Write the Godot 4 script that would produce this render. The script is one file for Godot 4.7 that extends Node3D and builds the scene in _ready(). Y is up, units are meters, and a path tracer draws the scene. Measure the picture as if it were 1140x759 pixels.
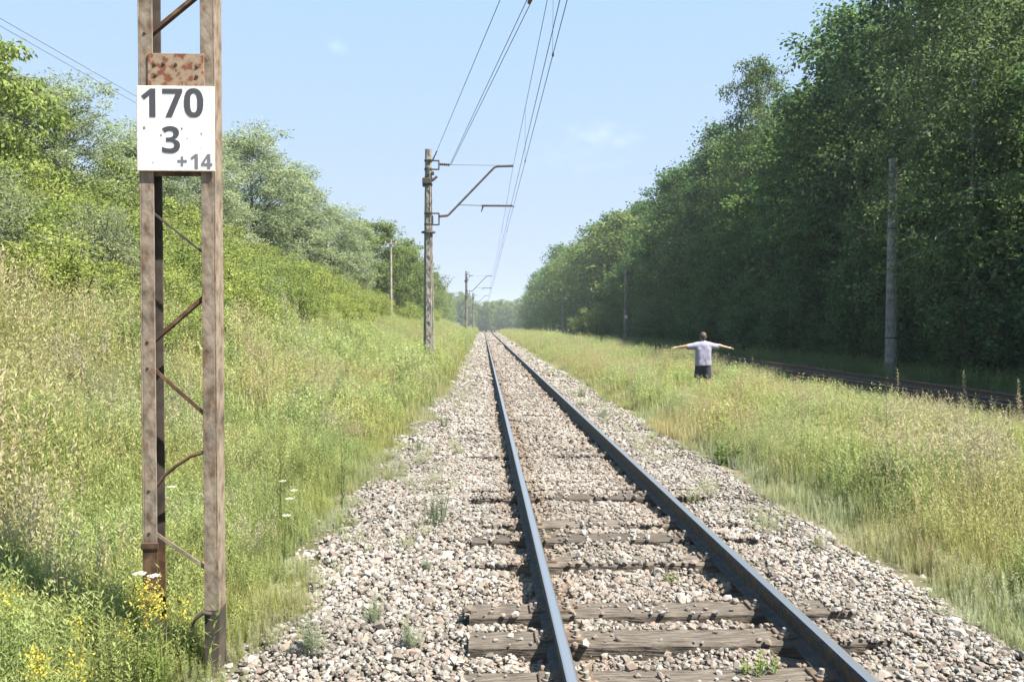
extends Node3D

# A single railway line on pale ballast between a sunlit bank of shrubs and a dark wood, seen from beside the left rail.

const TRACK_X := 1.2
const TRACK2_X := 10.62
var counts := {}
var rng := RandomNumberGenerator.new()
var hill := FastNoiseLite.new()
var patch := FastNoiseLite.new()
var bed := FastNoiseLite.new()


# ---------------------------------------------------------------- mesh builders

class MB:
	var v := PackedVector3Array()
	var n := PackedVector3Array()
	var c := PackedColorArray()
	var ix := PackedInt32Array()
	var col := Color(1, 1, 1)

	func tri(a: Vector3, b: Vector3, d: Vector3, na: Vector3, nb: Vector3, nd: Vector3):
		var k := v.size()
		v.append(a); v.append(b); v.append(d)
		n.append(na); n.append(nb); n.append(nd)
		c.append(col); c.append(col); c.append(col)
		ix.append(k)
		if (b - a).cross(d - a).dot(na + nb + nd) > 0.0:
			ix.append(k + 2); ix.append(k + 1)
		else:
			ix.append(k + 1); ix.append(k + 2)

	func flat(a: Vector3, b: Vector3, d: Vector3, nn: Vector3):
		tri(a, b, d, nn, nn, nn)

	func quad(a: Vector3, b: Vector3, d: Vector3, e: Vector3, nn: Vector3):
		flat(a, b, d, nn)
		flat(a, d, e, nn)

	func box(center: Vector3, size: Vector3, basis := Basis(), bevel := 0.0):
		var h := size * 0.5
		for a in 3:
			var u := (a + 1) % 3
			var w := (a + 2) % 3
			for s in [-1.0, 1.0]:
				var q := []
				for k in [[-1, -1], [1, -1], [1, 1], [-1, 1]]:
					var p := Vector3()
					p[a] = s * h[a]; p[u] = k[0] * (h[u] - bevel); p[w] = k[1] * (h[w] - bevel)
					q.append(center + basis * p)
				var nn := Vector3()
				nn[a] = s
				quad(q[0], q[1], q[2], q[3], basis * nn)
		if bevel <= 0.0:
			return
		for a in 3:
			var u := (a + 1) % 3
			var w := (a + 2) % 3
			for su in [-1.0, 1.0]:
				for sw in [-1.0, 1.0]:
					var q := []
					for k in [[-1, 0], [1, 0], [1, 1], [-1, 1]]:
						var p := Vector3()
						p[a] = k[0] * (h[a] - bevel)
						p[u] = su * (h[u] - (bevel if k[1] == 0 else 0.0))
						p[w] = sw * (h[w] - (0.0 if k[1] == 0 else bevel))
						q.append(center + basis * p)
					var nn := Vector3()
					nn[u] = su; nn[w] = sw
					quad(q[0], q[1], q[2], q[3], basis * nn.normalized())
		for sx in [-1.0, 1.0]:
			for sy in [-1.0, 1.0]:
				for sz in [-1.0, 1.0]:
					var s := Vector3(sx, sy, sz)
					var q := []
					for k in 3:
						var p := s * (h - Vector3.ONE * bevel)
						p[k] = s[k] * h[k]
						q.append(center + basis * p)
					flat(q[0], q[1], q[2], basis * s.normalized())

	func tube(pts: Array, radii: Array, sides := 8, cap := true):
		var rings := []
		var outs := []
		var dirs := []
		var m := pts.size()
		for k in m:
			var t: Vector3 = (pts[mini(k + 1, m - 1)] - pts[maxi(k - 1, 0)]).normalized()
			var ref := Vector3(0.31, 0.0, 0.95) if absf(t.y) > 0.9 else Vector3.UP
			var u := t.cross(ref).normalized()
			var w := u.cross(t).normalized()
			var ring := PackedVector3Array()
			var out := PackedVector3Array()
			for s in sides:
				var a := TAU * s / sides
				var d := u * cos(a) + w * sin(a)
				ring.append(pts[k] + d * radii[k])
				out.append(d)
			rings.append(ring); outs.append(out); dirs.append(t)
		for k in m - 1:
			for s in sides:
				var e := (s + 1) % sides
				var tilt: Vector3 = dirs[k] * ((radii[k] - radii[k + 1]) / maxf(0.001, pts[k].distance_to(pts[k + 1])))
				tri(rings[k][s], rings[k][e], rings[k + 1][e], (outs[k][s] + tilt).normalized(), (outs[k][e] + tilt).normalized(), (outs[k + 1][e] + tilt).normalized())
				tri(rings[k][s], rings[k + 1][e], rings[k + 1][s], (outs[k][s] + tilt).normalized(), (outs[k + 1][e] + tilt).normalized(), (outs[k + 1][s] + tilt).normalized())
		if cap:
			for s in range(1, sides - 1):
				flat(rings[0][0], rings[0][s], rings[0][s + 1], -dirs[0])
				flat(rings[m - 1][0], rings[m - 1][s], rings[m - 1][s + 1], dirs[m - 1])

	# A closed outline (counter-clockwise in x, y) swept through frames given as Vector3 offsets.
	func sweep(outline: PackedVector2Array, path: Array):
		var m := outline.size()
		for k in m:
			var a := outline[k]
			var b := outline[(k + 1) % m]
			var e := (b - a).normalized()
			var nn := Vector3(e.y, -e.x, 0)
			for s in path.size() - 1:
				var p: Vector3 = path[s]
				var q: Vector3 = path[s + 1]
				quad(p + Vector3(a.x, a.y, 0), p + Vector3(b.x, b.y, 0), q + Vector3(b.x, b.y, 0), q + Vector3(a.x, a.y, 0), nn)
		var ends := Geometry2D.triangulate_polygon(outline)
		for i in range(0, ends.size(), 3):
			for s in [0, path.size() - 1]:
				var o: Vector3 = path[s]
				var nn := Vector3(0, 0, 1 if s == 0 else -1)
				flat(o + Vector3(outline[ends[i]].x, outline[ends[i]].y, 0), o + Vector3(outline[ends[i + 1]].x, outline[ends[i + 1]].y, 0), o + Vector3(outline[ends[i + 2]].x, outline[ends[i + 2]].y, 0), nn)

	func mesh() -> ArrayMesh:
		var a := []
		a.resize(Mesh.ARRAY_MAX)
		a[Mesh.ARRAY_VERTEX] = v
		a[Mesh.ARRAY_NORMAL] = n
		a[Mesh.ARRAY_COLOR] = c
		a[Mesh.ARRAY_INDEX] = ix
		var m := ArrayMesh.new()
		m.add_surface_from_arrays(Mesh.PRIMITIVE_TRIANGLES, a)
		return m


# Leaves and blades: flat little faces with a colour each and no normals of their own.
class LB:
	var v := PackedVector3Array()
	var c := PackedColorArray()
	var ix := PackedInt32Array()

	func leaf(p: Vector3, d: Vector3, s: Vector3, l: float, w: float, col: Color):
		var k := v.size()
		var mid := p + d * (l * 0.45)
		v.append(p); v.append(mid + s * (w * 0.5)); v.append(p + d * l); v.append(mid - s * (w * 0.5))
		c.append(col); c.append(col); c.append(col); c.append(col)
		ix.append(k); ix.append(k + 1); ix.append(k + 2)
		ix.append(k); ix.append(k + 2); ix.append(k + 3)

	func blade(p: Vector3, up: Vector3, out: Vector3, h: float, bend: float, w: float, col: Color, tip: Color, segs := 3):
		var side := up.cross(out).normalized() * (w * 0.5)
		var k := v.size()
		for s in segs:
			var t := float(s) / segs
			var q := p + up * (h * (t - 0.28 * bend * t * t)) + out * (h * bend * t * t)
			var ww := 1.0 - 0.55 * t
			var cc := col.lerp(tip, t)
			v.append(q - side * ww); v.append(q + side * ww)
			c.append(cc); c.append(cc)
		v.append(p + up * (h * (1.0 - 0.28 * bend)) + out * (h * bend))
		c.append(tip)
		for s in segs - 1:
			var b := k + s * 2
			ix.append(b); ix.append(b + 1); ix.append(b + 2)
			ix.append(b + 1); ix.append(b + 3); ix.append(b + 2)
		var e := k + (segs - 1) * 2
		ix.append(e); ix.append(e + 1); ix.append(e + 2)

	func mesh() -> ArrayMesh:
		var a := []
		a.resize(Mesh.ARRAY_MAX)
		a[Mesh.ARRAY_VERTEX] = v
		a[Mesh.ARRAY_COLOR] = c
		a[Mesh.ARRAY_INDEX] = ix
		var m := ArrayMesh.new()
		m.add_surface_from_arrays(Mesh.PRIMITIVE_TRIANGLES, a)
		return m


# ---------------------------------------------------------------- scene helpers

func numbered(called: String) -> String:
	var k: int = counts.get(called, 0)
	counts[called] = k + 1
	return called if k == 0 else "%s_%03d" % [called, k]


func tag(o: Node3D, label: String, category: String, group := "", kind := ""):
	o.set_meta("label", label)
	if category:
		o.set_meta("category", category)
	if group:
		o.set_meta("group", group)
	if kind:
		o.set_meta("kind", kind)


func thing(called: String, label: String, category: String, at := Vector3.ZERO, turn := 0.0, group := "") -> Node3D:
	var o := Node3D.new()
	o.name = numbered(called)
	add_child(o)
	o.position = at
	o.rotation.y = turn
	tag(o, label, category, group)
	return o


func part(called: String, m: Mesh, material: Material, parent: Node3D, at := Vector3.ZERO) -> MeshInstance3D:
	var o := MeshInstance3D.new()
	o.name = called if parent != self else numbered(called)
	o.mesh = m
	o.material_override = material
	o.position = at
	parent.add_child(o, true)
	return o


func copy(o: Node3D, at: Vector3, turn: float, size: Vector3, label: String, group: String) -> Node3D:
	var c: Node3D = o.duplicate()
	c.name = numbered(String(o.name).trim_suffix("_000"))
	add_child(c)
	c.position = at
	c.rotation = Vector3(0, turn, 0)
	c.scale = size
	c.set_meta("label", label)
	if group:
		c.set_meta("group", group)
	return c


func scatter(called: String, m: Mesh, material: Material, places: Array, tints: Array, parent: Node3D) -> MultiMeshInstance3D:
	var mm := MultiMesh.new()
	mm.transform_format = MultiMesh.TRANSFORM_3D
	mm.use_colors = true
	mm.mesh = m
	mm.instance_count = places.size()
	for k in places.size():
		mm.set_instance_transform(k, places[k])
		mm.set_instance_color(k, tints[k])
	var o := MultiMeshInstance3D.new()
	o.name = called if parent != self else numbered(called)
	o.multimesh = mm
	o.material_override = material
	o.set_meta("kind", "stuff")
	parent.add_child(o, true)
	return o


func lin(r: float, g: float, b: float) -> Color:
	return Color(r, g, b).linear_to_srgb()


func fbm(freq: float, octaves := 4, seed_ := 1) -> FastNoiseLite:
	var f := FastNoiseLite.new()
	f.noise_type = FastNoiseLite.TYPE_SIMPLEX_SMOOTH
	f.frequency = freq
	f.fractal_octaves = octaves
	f.seed = seed_
	return f


# A seamless colour texture: a noise read through stops of [value, colour].
func ramp_tex(size: int, f: FastNoiseLite, stops: Array) -> ImageTexture:
	var g := f.get_seamless_image(size, size)
	var im := Image.create(size, size, false, Image.FORMAT_RGB8)
	var grad := Gradient.new()
	var offs := PackedFloat32Array()
	var cols := PackedColorArray()
	for s in stops:
		offs.append(s[0]); cols.append(s[1])
	grad.offsets = offs
	grad.colors = cols
	for y in size:
		for x in size:
			im.set_pixel(x, y, grad.sample(g.get_pixel(x, y).r))
	return ImageTexture.create_from_image(im)


func bump_tex(size: int, f: FastNoiseLite, strength := 4.0) -> ImageTexture:
	var g := f.get_seamless_image(size, size)
	g.convert(Image.FORMAT_RGBA8)
	g.bump_map_to_normal_map(strength)
	return ImageTexture.create_from_image(g)


func mat(color: Color, rough := 0.8, metal := 0.0) -> StandardMaterial3D:
	var m := StandardMaterial3D.new()
	m.albedo_color = color
	m.roughness = rough
	m.metallic = metal
	return m


func tri_mat(tex: Texture2D, scale: float, rough := 0.85, bump: Texture2D = null, amount := 1.0, world := true) -> StandardMaterial3D:
	var m := mat(Color.WHITE, rough)
	m.albedo_texture = tex
	m.uv1_triplanar = true
	m.uv1_world_triplanar = world
	m.uv1_scale = Vector3.ONE * scale
	if bump:
		m.normal_enabled = true
		m.normal_texture = bump
		m.normal_scale = amount
	return m


func leaf_mat(rough := 0.55, through := 0.5) -> StandardMaterial3D:
	var m := mat(Color.WHITE, rough)
	m.vertex_color_use_as_albedo = true
	m.cull_mode = BaseMaterial3D.CULL_DISABLED
	m.metallic_specular = 0.35
	if through > 0.0:
		m.backlight_enabled = true
		m.backlight = Color(through, through, through)
	return m


func rnd() -> Vector3:
	return Vector3(rng.randf() - 0.5, rng.randf() - 0.5, rng.randf() - 0.5)


# ---------------------------------------------------------------- the lie of the land (d metres ahead of the camera)

func dip(d: float) -> float:
	return -2.6 * smoothstep(165.0, 330.0, d)


func hgt(x: float, d: float) -> float:
	var y := 0.0
	var rough := hill.get_noise_2d(x * 7.0, d * 4.0)
	if x < -1.3:
		var t := -1.3 - x
		y = -0.1 * smoothstep(0.0, 0.5, t) + 2.3 * smoothstep(1.0, 8.2, t) + 1.9 * smoothstep(6.0, 13.0, t)
		y += rough * 0.16 * smoothstep(0.4, 3.0, t)
	elif x > 3.1:
		var t := x - 3.1
		y = -0.08 * smoothstep(0.0, 0.4, t) + 0.16 * smoothstep(0.5, 3.0, t)
		y += rough * 0.1 * smoothstep(0.4, 2.0, t) * (1.0 - smoothstep(4.6, 5.6, t))
		y += 0.2 * smoothstep(5.4, 6.2, t) * (1.0 - 0.25 * smoothstep(9.2, 9.9, t))
		if x > 12.8:
			y += rough * 0.15 + 0.5 * smoothstep(14.0, 22.0, x)
	return y + dip(d)


func bed_hgt(x: float, d: float) -> float:
	return bed.get_noise_2d(x * 40.0, d * 40.0) * 0.05 + dip(d) - 0.02


func _ready():
	rng.seed = 170314
	hill = fbm(0.02, 3, 5)
	patch = fbm(0.05, 3, 9)
	bed = fbm(0.02, 2, 11)

	# camera
	var cam := Camera3D.new()
	cam.name = "camera"
	cam.fov = rad_to_deg(2.0 * atan(379.5 / 900.0))
	cam.near = 0.1
	cam.far = 4000.0
	cam.position = Vector3(0, 1.98, 0)
	cam.rotation_degrees = Vector3(-1.21, -2.07, 0)
	add_child(cam)
	cam.current = true

	# sky, air and exposure
	var sky_m := ProceduralSkyMaterial.new()
	sky_m.sky_top_color = Color(0.364, 0.480, 0.591)
	sky_m.sky_horizon_color = Color(0.493, 0.523, 0.579)
	sky_m.sky_curve = 0.28
	sky_m.ground_horizon_color = Color(0.427, 0.446, 0.409)
	sky_m.ground_bottom_color = Color(0.231, 0.249, 0.184)
	sky_m.sky_energy_multiplier = 1.0
	sky_m.sky_cover = cloud_cover()
	sky_m.sky_cover_modulate = Color(1, 1, 1, 1)
	var sky := Sky.new()
	sky.sky_material = sky_m
	var env := Environment.new()
	env.background_mode = Environment.BG_SKY
	env.sky = sky
	env.ambient_light_source = Environment.AMBIENT_SOURCE_SKY
	env.tonemap_mode = Environment.TONE_MAPPER_LINEAR
	env.tonemap_exposure = 3.5
	env.fog_enabled = true
	env.fog_density = 0.0004
	env.fog_light_color = Color(0.86, 0.92, 0.94)
	env.sdfgi_enabled = true
	env.ssao_enabled = true
	env.ssil_enabled = true
	var we := WorldEnvironment.new()
	we.name = "world_environment"
	we.environment = env
	add_child(we)

	# the sun: high on the right and a little behind the camera
	var sun := DirectionalLight3D.new()
	sun.name = "sun"
	sun.light_energy = 1.6
	sun.light_color = Color(1.0, 0.96, 0.89)
	sun.light_angular_distance = 0.53
	sun.shadow_enabled = true
	add_child(sun)
	sun.look_at_from_position(Vector3(0.46, 0.85, 0.24) * 100.0, Vector3.ZERO, Vector3.FORWARD)

	make_materials()
	build_ground()
	build_track()
	build_second_track()
	build_right_wood()
	build_left_bank()
	build_far_wood()
	build_kilometre_mast()
	build_catenary()
	build_right_masts()
	build_telegraph()
	build_person()
	build_grass()
	build_plants()


func cloud_cover() -> ImageTexture:
	var w := 2048
	var h := 1024
	var im := Image.create(w, h, false, Image.FORMAT_RGBA8)
	im.fill(Color(1, 1, 1, 0))
	var f := fbm(0.09, 5, 3)
	# [degrees right of straight ahead, degrees up, half width, half height, strength]
	for s in [[7.9, 13.2, 1.8, 0.6, 0.042], [9.4, 12.8, 1.6, 0.45, 0.032], [-10.2, 18.4, 0.6, 0.5, 0.04], [6.0, 11.6, 4.0, 0.9, 0.014], [38.0, 24.0, 6.0, 1.6, 0.06], [-58.0, 20.0, 5.0, 1.5, 0.05], [120.0, 22.0, 7.0, 2.0, 0.06], [-140.0, 26.0, 6.0, 2.0, 0.06]]:
		var cx: float = s[0] / 360.0 * w
		var cy: float = (0.5 - s[1] / 180.0) * h
		var rx: float = s[2] / 360.0 * w
		var ry: float = s[3] / 180.0 * h
		for y in range(int(cy - ry * 2.0), int(cy + ry * 2.0)):
			for x in range(int(cx - rx * 2.0), int(cx + rx * 2.0)):
				var q := Vector2((x - cx) / rx, (y - cy) / ry)
				var a: float = clampf((1.0 - q.length() * 0.6 + f.get_noise_2d(x * 1.2, y * 2.2) * 0.9) * 0.8, 0.0, 1.0)
				a *= clampf(2.0 - q.length(), 0.0, 1.0) * s[4]
				if a > 0.0:
					im.set_pixel(posmod(x, w), y, Color(1, 1, 1, maxf(a, im.get_pixel(posmod(x, w), y).a)))
	return ImageTexture.create_from_image(im)


# ---------------------------------------------------------------- materials

var M := {}

func make_materials():
	var cells := FastNoiseLite.new()
	cells.noise_type = FastNoiseLite.TYPE_CELLULAR
	cells.cellular_return_type = FastNoiseLite.RETURN_CELL_VALUE
	cells.frequency = 0.075
	cells.seed = 4
	var edges := FastNoiseLite.new()
	edges.noise_type = FastNoiseLite.TYPE_CELLULAR
	edges.cellular_return_type = FastNoiseLite.RETURN_DISTANCE
	edges.frequency = 0.075
	edges.seed = 4
	M.ballast = tri_mat(ramp_tex(512, cells, [[0.0, lin(0.084, 0.0665, 0.049)], [0.25, lin(0.154, 0.13, 0.101)], [0.6, lin(0.203, 0.175, 0.14)], [1.0, lin(0.252, 0.224, 0.185)]]), 0.55, 0.95, bump_tex(512, edges, 6.0), 1.4)
	var soil := fbm(0.02, 5, 21)
	M.ground = tri_mat(ramp_tex(512, soil, [[0.0, lin(0.0496, 0.0527, 0.0248)], [0.4, lin(0.0744, 0.0744, 0.0372)], [0.6, lin(0.0992, 0.0899, 0.0496)], [1.0, lin(0.124, 0.108, 0.0682)]]), 0.13, 0.97, bump_tex(256, fbm(0.06, 4, 8), 5.0), 1.0)
	M.stone = mat(Color.WHITE, 0.92)
	M.stone.vertex_color_use_as_albedo = true
	M.stone_kinds = []
	for c in [[0.259, 0.227, 0.189], [0.224, 0.189, 0.15], [0.294, 0.266, 0.227], [0.182, 0.15, 0.119], [0.238, 0.182, 0.147], [0.133, 0.112, 0.091], [0.322, 0.297, 0.262]]:
		M.stone_kinds.append(tri_mat(ramp_tex(64, fbm(0.05, 4, 31), [[0.0, lin(c[0] * 0.66, c[1] * 0.68, c[2] * 0.72)], [0.5, lin(c[0] * 0.84, c[1] * 0.87, c[2] * 0.93)], [1.0, lin(c[0] * 0.95, c[1] * 0.98, c[2] * 1.04)]]), 9.0, 0.92, null, 1.0, false))
	var grain := fbm(0.03, 5, 41)
	M.sleepers = []
	for k in 3:
		var t := 1.0 - 0.2 * k
		var w := tri_mat(ramp_tex(256, grain, [[0.0, lin(0.030 * t, 0.025 * t, 0.020 * t)], [0.35, lin(0.078 * t, 0.065 * t, 0.053 * t)], [0.6, lin(0.112 * t, 0.095 * t, 0.079 * t)], [1.0, lin(0.165 * t, 0.143 * t, 0.122 * t)]]), 1.0, 0.93, bump_tex(256, grain, 6.0), 1.0, false)
		w.uv1_scale = Vector3(0.6, 5.0, 5.0)
		w.uv1_offset = Vector3(0.31 * k, 0.17 * k, 0.53 * k)
		M.sleepers.append(w)
	M.rail = tri_mat(ramp_tex(256, fbm(0.02, 5, 51), [[0.0, lin(0.026, 0.030, 0.034)], [0.45, lin(0.042, 0.049, 0.055)], [0.62, lin(0.055, 0.054, 0.052)], [0.78, lin(0.085, 0.058, 0.040)], [1.0, lin(0.12, 0.07, 0.042)]]), 1.6, 0.72, bump_tex(128, fbm(0.06, 4, 54), 3.0), 0.6)
	M.rail.metallic_specular = 0.35
	M.rail.metallic = 0.1
	M.old_rail = tri_mat(ramp_tex(128, fbm(0.03, 4, 52), [[0.0, lin(0.05, 0.035, 0.027)], [1.0, lin(0.14, 0.085, 0.055)]]), 2.0, 0.85)
	M.shine = mat(lin(0.4, 0.424, 0.456), 0.33, 0.85)
	M.plate = tri_mat(ramp_tex(64, fbm(0.05, 3, 53), [[0.0, lin(0.05, 0.038, 0.03)], [1.0, lin(0.15, 0.10, 0.07)]]), 4.0, 0.9)
	M.bolt = mat(lin(0.22, 0.20, 0.17), 0.6, 0.2)
	var rust := fbm(0.018, 5, 61)
	M.mast_paint = tri_mat(ramp_tex(512, rust, [[0.0, lin(0.075, 0.045, 0.03)], [0.24, lin(0.125, 0.086, 0.060)], [0.38, lin(0.170, 0.134, 0.103)], [0.6, lin(0.198, 0.163, 0.129)], [1.0, lin(0.235, 0.20, 0.162)]]), 0.9, 0.85, bump_tex(256, fbm(0.04, 4, 62), 2.0), 0.6)
	M.mast_paint.uv1_scale = Vector3(1.2, 0.6, 1.2)
	M.mast_rust = tri_mat(ramp_tex(256, rust, [[0.0, lin(0.03, 0.0168, 0.0108)], [0.5, lin(0.072, 0.0372, 0.0204)], [0.75, lin(0.132, 0.075, 0.042)], [1.0, lin(0.18, 0.126, 0.084)]]), 1.7, 0.9)
	M.plate_rust = tri_mat(ramp_tex(256, fbm(0.02, 4, 64), [[0.0, lin(0.122, 0.036, 0.0158)], [0.34, lin(0.158, 0.0612, 0.0324)], [0.44, lin(0.216, 0.155, 0.108)], [1.0, lin(0.288, 0.23, 0.173)]]), 3.2, 0.85)
	M.tar_and_shade = tri_mat(ramp_tex(64, rust, [[0.0, lin(0.025, 0.022, 0.02)], [1.0, lin(0.07, 0.055, 0.045)]]), 3.0, 0.8)  # black tar, and the shade painted inside the mast legs
	M.enamel = tri_mat(ramp_tex(512, fbm(0.012, 5, 66), [[0.0, lin(0.414, 0.368, 0.313)], [0.14, lin(0.57, 0.552, 0.524)], [0.3, lin(0.718, 0.718, 0.718)], [1.0, lin(0.773, 0.773, 0.773)]]), 2.1, 0.4)
	M.digits = mat(lin(0.045, 0.048, 0.06), 0.6)
	M.faded = mat(lin(0.13, 0.135, 0.16), 0.6)
	M.chip = mat(lin(0.20, 0.15, 0.12), 0.9)
	var cement := fbm(0.03, 5, 71)
	M.concrete = tri_mat(ramp_tex(256, cement, [[0.0, lin(0.075, 0.070, 0.065)], [0.42, lin(0.165, 0.157, 0.145)], [0.55, lin(0.205, 0.195, 0.18)], [1.0, lin(0.29, 0.28, 0.26)]]), 0.8, 0.95, bump_tex(128, cement, 4.0), 1.0)
	M.concrete.uv1_scale = Vector3(1.6, 0.4, 1.6)
	M.old_concrete = tri_mat(ramp_tex(128, cement, [[0.0, lin(0.05, 0.045, 0.04)], [1.0, lin(0.15, 0.14, 0.125)]]), 2.0, 0.95)
	M.galvan = tri_mat(ramp_tex(64, cement, [[0.0, lin(0.0525, 0.0525, 0.0525)], [1.0, lin(0.105, 0.105, 0.105)]]), 2.0, 0.65)
	M.iron = mat(lin(0.045, 0.042, 0.04), 0.7, 0.2)
	M.porcelain = mat(lin(0.10, 0.055, 0.035), 0.25)
	M.wire = mat(lin(0.11, 0.11, 0.115), 0.6, 0.3)
	M.pole_wood = tri_mat(ramp_tex(64, cement, [[0.0, lin(0.175, 0.161, 0.133)], [1.0, lin(0.322, 0.301, 0.259)]]), 1.0, 0.9)
	M.bark = tri_mat(ramp_tex(128, fbm(0.05, 4, 81), [[0.0, lin(0.032, 0.0264, 0.0208)], [1.0, lin(0.12, 0.1, 0.08)]]), 1.5, 0.95)
	M.birch_bark = tri_mat(ramp_tex(128, fbm(0.035, 4, 82), [[0.0, lin(0.0375, 0.0338, 0.03)], [0.42, lin(0.12, 0.112, 0.105)], [0.55, lin(0.345, 0.33, 0.307)], [1.0, lin(0.435, 0.42, 0.398)]]), 1.1, 0.85)
	M.leaf = leaf_mat(0.65, 0.95)
	M.leaf.metallic_specular = 0.25
	M.blade = leaf_mat(0.7, 1.0)


# ---------------------------------------------------------------- ground

func build_ground():
	var xs := [-1500.0, -600.0, -250.0, -120.0, -60.0, -40.0, -30.0, -25.0]
	var x := -22.0
	while x < 30.0:
		xs.append(x)
		x += 0.3 if x > -9.0 and x < 15.0 else 0.8
	xs.append_array([32.0, 40.0, 60.0, 120.0, 250.0, 600.0, 1500.0])
	var ds := [-600.0, -200.0, -60.0, -20.0, -8.0]
	var d := -3.0
	while d < 420.0:
		ds.append(d)
		d += 0.3 if d < 20.0 else (0.8 if d < 60.0 else 4.0)
	ds.append_array([450.0, 520.0, 650.0, 900.0, 1500.0])
	var v := PackedVector3Array()
	var ix := PackedInt32Array()
	for j in ds.size():
		for i in xs.size():
			var low := -0.12 * smoothstep(-1.5, -1.1, xs[i]) * (1.0 - smoothstep(2.9, 3.3, xs[i])) - 0.14 * smoothstep(8.9, 9.3, xs[i]) * (1.0 - smoothstep(12.0, 12.4, xs[i]))
			v.append(Vector3(xs[i], hgt(xs[i], ds[j]) + low, -ds[j]))
	var w := xs.size()
	for j in ds.size() - 1:
		for i in w - 1:
			var k := j * w + i
			ix.append(k); ix.append(k + w); ix.append(k + 1)
			ix.append(k + 1); ix.append(k + w); ix.append(k + w + 1)
	var g := part("ground", smooth_mesh(v, ix), M.ground, self)
	tag(g, "grassy ground rising to a bank left of the track", "", "", "structure")


func smooth_mesh(v: PackedVector3Array, ix: PackedInt32Array) -> ArrayMesh:
	var n := PackedVector3Array()
	n.resize(v.size())
	for k in range(0, ix.size(), 3):
		var a := ix[k]
		var b := ix[k + 1]
		var c := ix[k + 2]
		var f := (v[c] - v[a]).cross(v[b] - v[a])
		n[a] += f; n[b] += f; n[c] += f
	for k in n.size():
		n[k] = n[k].normalized()
	var arr := []
	arr.resize(Mesh.ARRAY_MAX)
	arr[Mesh.ARRAY_VERTEX] = v
	arr[Mesh.ARRAY_NORMAL] = n
	arr[Mesh.ARRAY_INDEX] = ix
	var m := ArrayMesh.new()
	m.add_surface_from_arrays(Mesh.PRIMITIVE_TRIANGLES, arr)
	return m


func bed_mesh(x0: float, x1: float, lift: float, detail: bool) -> ArrayMesh:
	var ds := []
	var d := -6.0
	while d < 330.0:
		ds.append(d)
		if detail and d > 1.0 and d < 14.0:
			d += 0.12
		else:
			d += 0.6 if d < 60.0 else 3.0
	var xs := [x0 - 0.55, x0 - 0.2]
	var step := 0.12 if detail else 0.4
	var x := x0
	while x <= x1 + 0.001:
		xs.append(x)
		x += step
	xs.append_array([x1 + 0.25, x1 + 0.6])
	var v := PackedVector3Array()
	var ix := PackedInt32Array()
	var w := xs.size()
	for j in ds.size():
		for i in w:
			var y := bed_hgt(xs[i], ds[j]) - 0.03 + lift
			if i == 0 or i == w - 1:
				y -= 0.28
			elif i == 1 or i == w - 2:
				y -= 0.06
			v.append(Vector3(xs[i], y, -ds[j]))
	for j in ds.size() - 1:
		for i in w - 1:
			var k := j * w + i
			ix.append(k); ix.append(k + w); ix.append(k + 1)
			ix.append(k + 1); ix.append(k + w); ix.append(k + w + 1)
	return smooth_mesh(v, ix)


# ---------------------------------------------------------------- the track

# [metres ahead of the front top edge, how far out of the ballast it stands]
var tie_places := []

func stone_mesh(seed_: int) -> ArrayMesh:
	var r := RandomNumberGenerator.new()
	r.seed = seed_
	var t := (1.0 + sqrt(5.0)) / 2.0
	var p := [Vector3(-1, t, 0), Vector3(1, t, 0), Vector3(-1, -t, 0), Vector3(1, -t, 0), Vector3(0, -1, t), Vector3(0, 1, t), Vector3(0, -1, -t), Vector3(0, 1, -t), Vector3(t, 0, -1), Vector3(t, 0, 1), Vector3(-t, 0, -1), Vector3(-t, 0, 1)]
	var f := PackedInt32Array([0, 11, 5, 0, 5, 1, 0, 1, 7, 0, 7, 10, 0, 10, 11, 1, 5, 9, 5, 11, 4, 11, 10, 2, 10, 7, 6, 7, 1, 8, 3, 9, 4, 3, 4, 2, 3, 2, 6, 3, 6, 8, 3, 8, 9, 4, 9, 5, 2, 4, 11, 6, 2, 10, 8, 6, 7, 9, 8, 1])
	var lb := LB.new()
	for q in p:
		lb.v.append(q.normalized() * r.randf_range(0.36, 0.58) + Vector3(r.randf() - 0.5, r.randf() - 0.5, r.randf() - 0.5) * 0.2)
		lb.c.append(Color.WHITE)
	lb.ix = f
	return lb.mesh()


func stone_tint() -> Color:
	var c: Color = [Color(0.259, 0.227, 0.189), Color(0.231, 0.193, 0.154), Color(0.294, 0.266, 0.227), Color(0.182, 0.15, 0.119), Color(0.238, 0.182, 0.147), Color(0.133, 0.112, 0.091), Color(0.322, 0.297, 0.262), Color(0.266, 0.234, 0.196)][rng.randi() % 8]
	return c * Color(1.0, 1.03, 1.13) * rng.randf_range(0.85, 1.16)


func rail_outline(cx: float, base: float) -> PackedVector2Array:
	var o := PackedVector2Array()
	for q in [[-0.070, 0], [0.070, 0], [0.070, 0.011], [0.022, 0.026], [0.0085, 0.040], [0.0080, 0.118], [0.012, 0.126], [0.0335, 0.133], [0.0345, 0.160], [0.028, 0.169], [0.018, 0.172], [-0.018, 0.172], [-0.028, 0.169], [-0.0345, 0.160], [-0.0335, 0.133], [-0.012, 0.126], [-0.0080, 0.118], [-0.0085, 0.040], [-0.022, 0.026], [-0.070, 0.011]]:
		o.append(Vector2(cx + q[0], base + q[1]))
	return o


func rail_path() -> Array:
	var path := []
	for d in [-6.0, 30.0, 80.0, 120.0, 165.0, 180.0, 195.0, 210.0, 225.0, 240.0, 260.0, 280.0, 300.0, 325.0]:
		path.append(Vector3(0, dip(d), -d))
	return path


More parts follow.
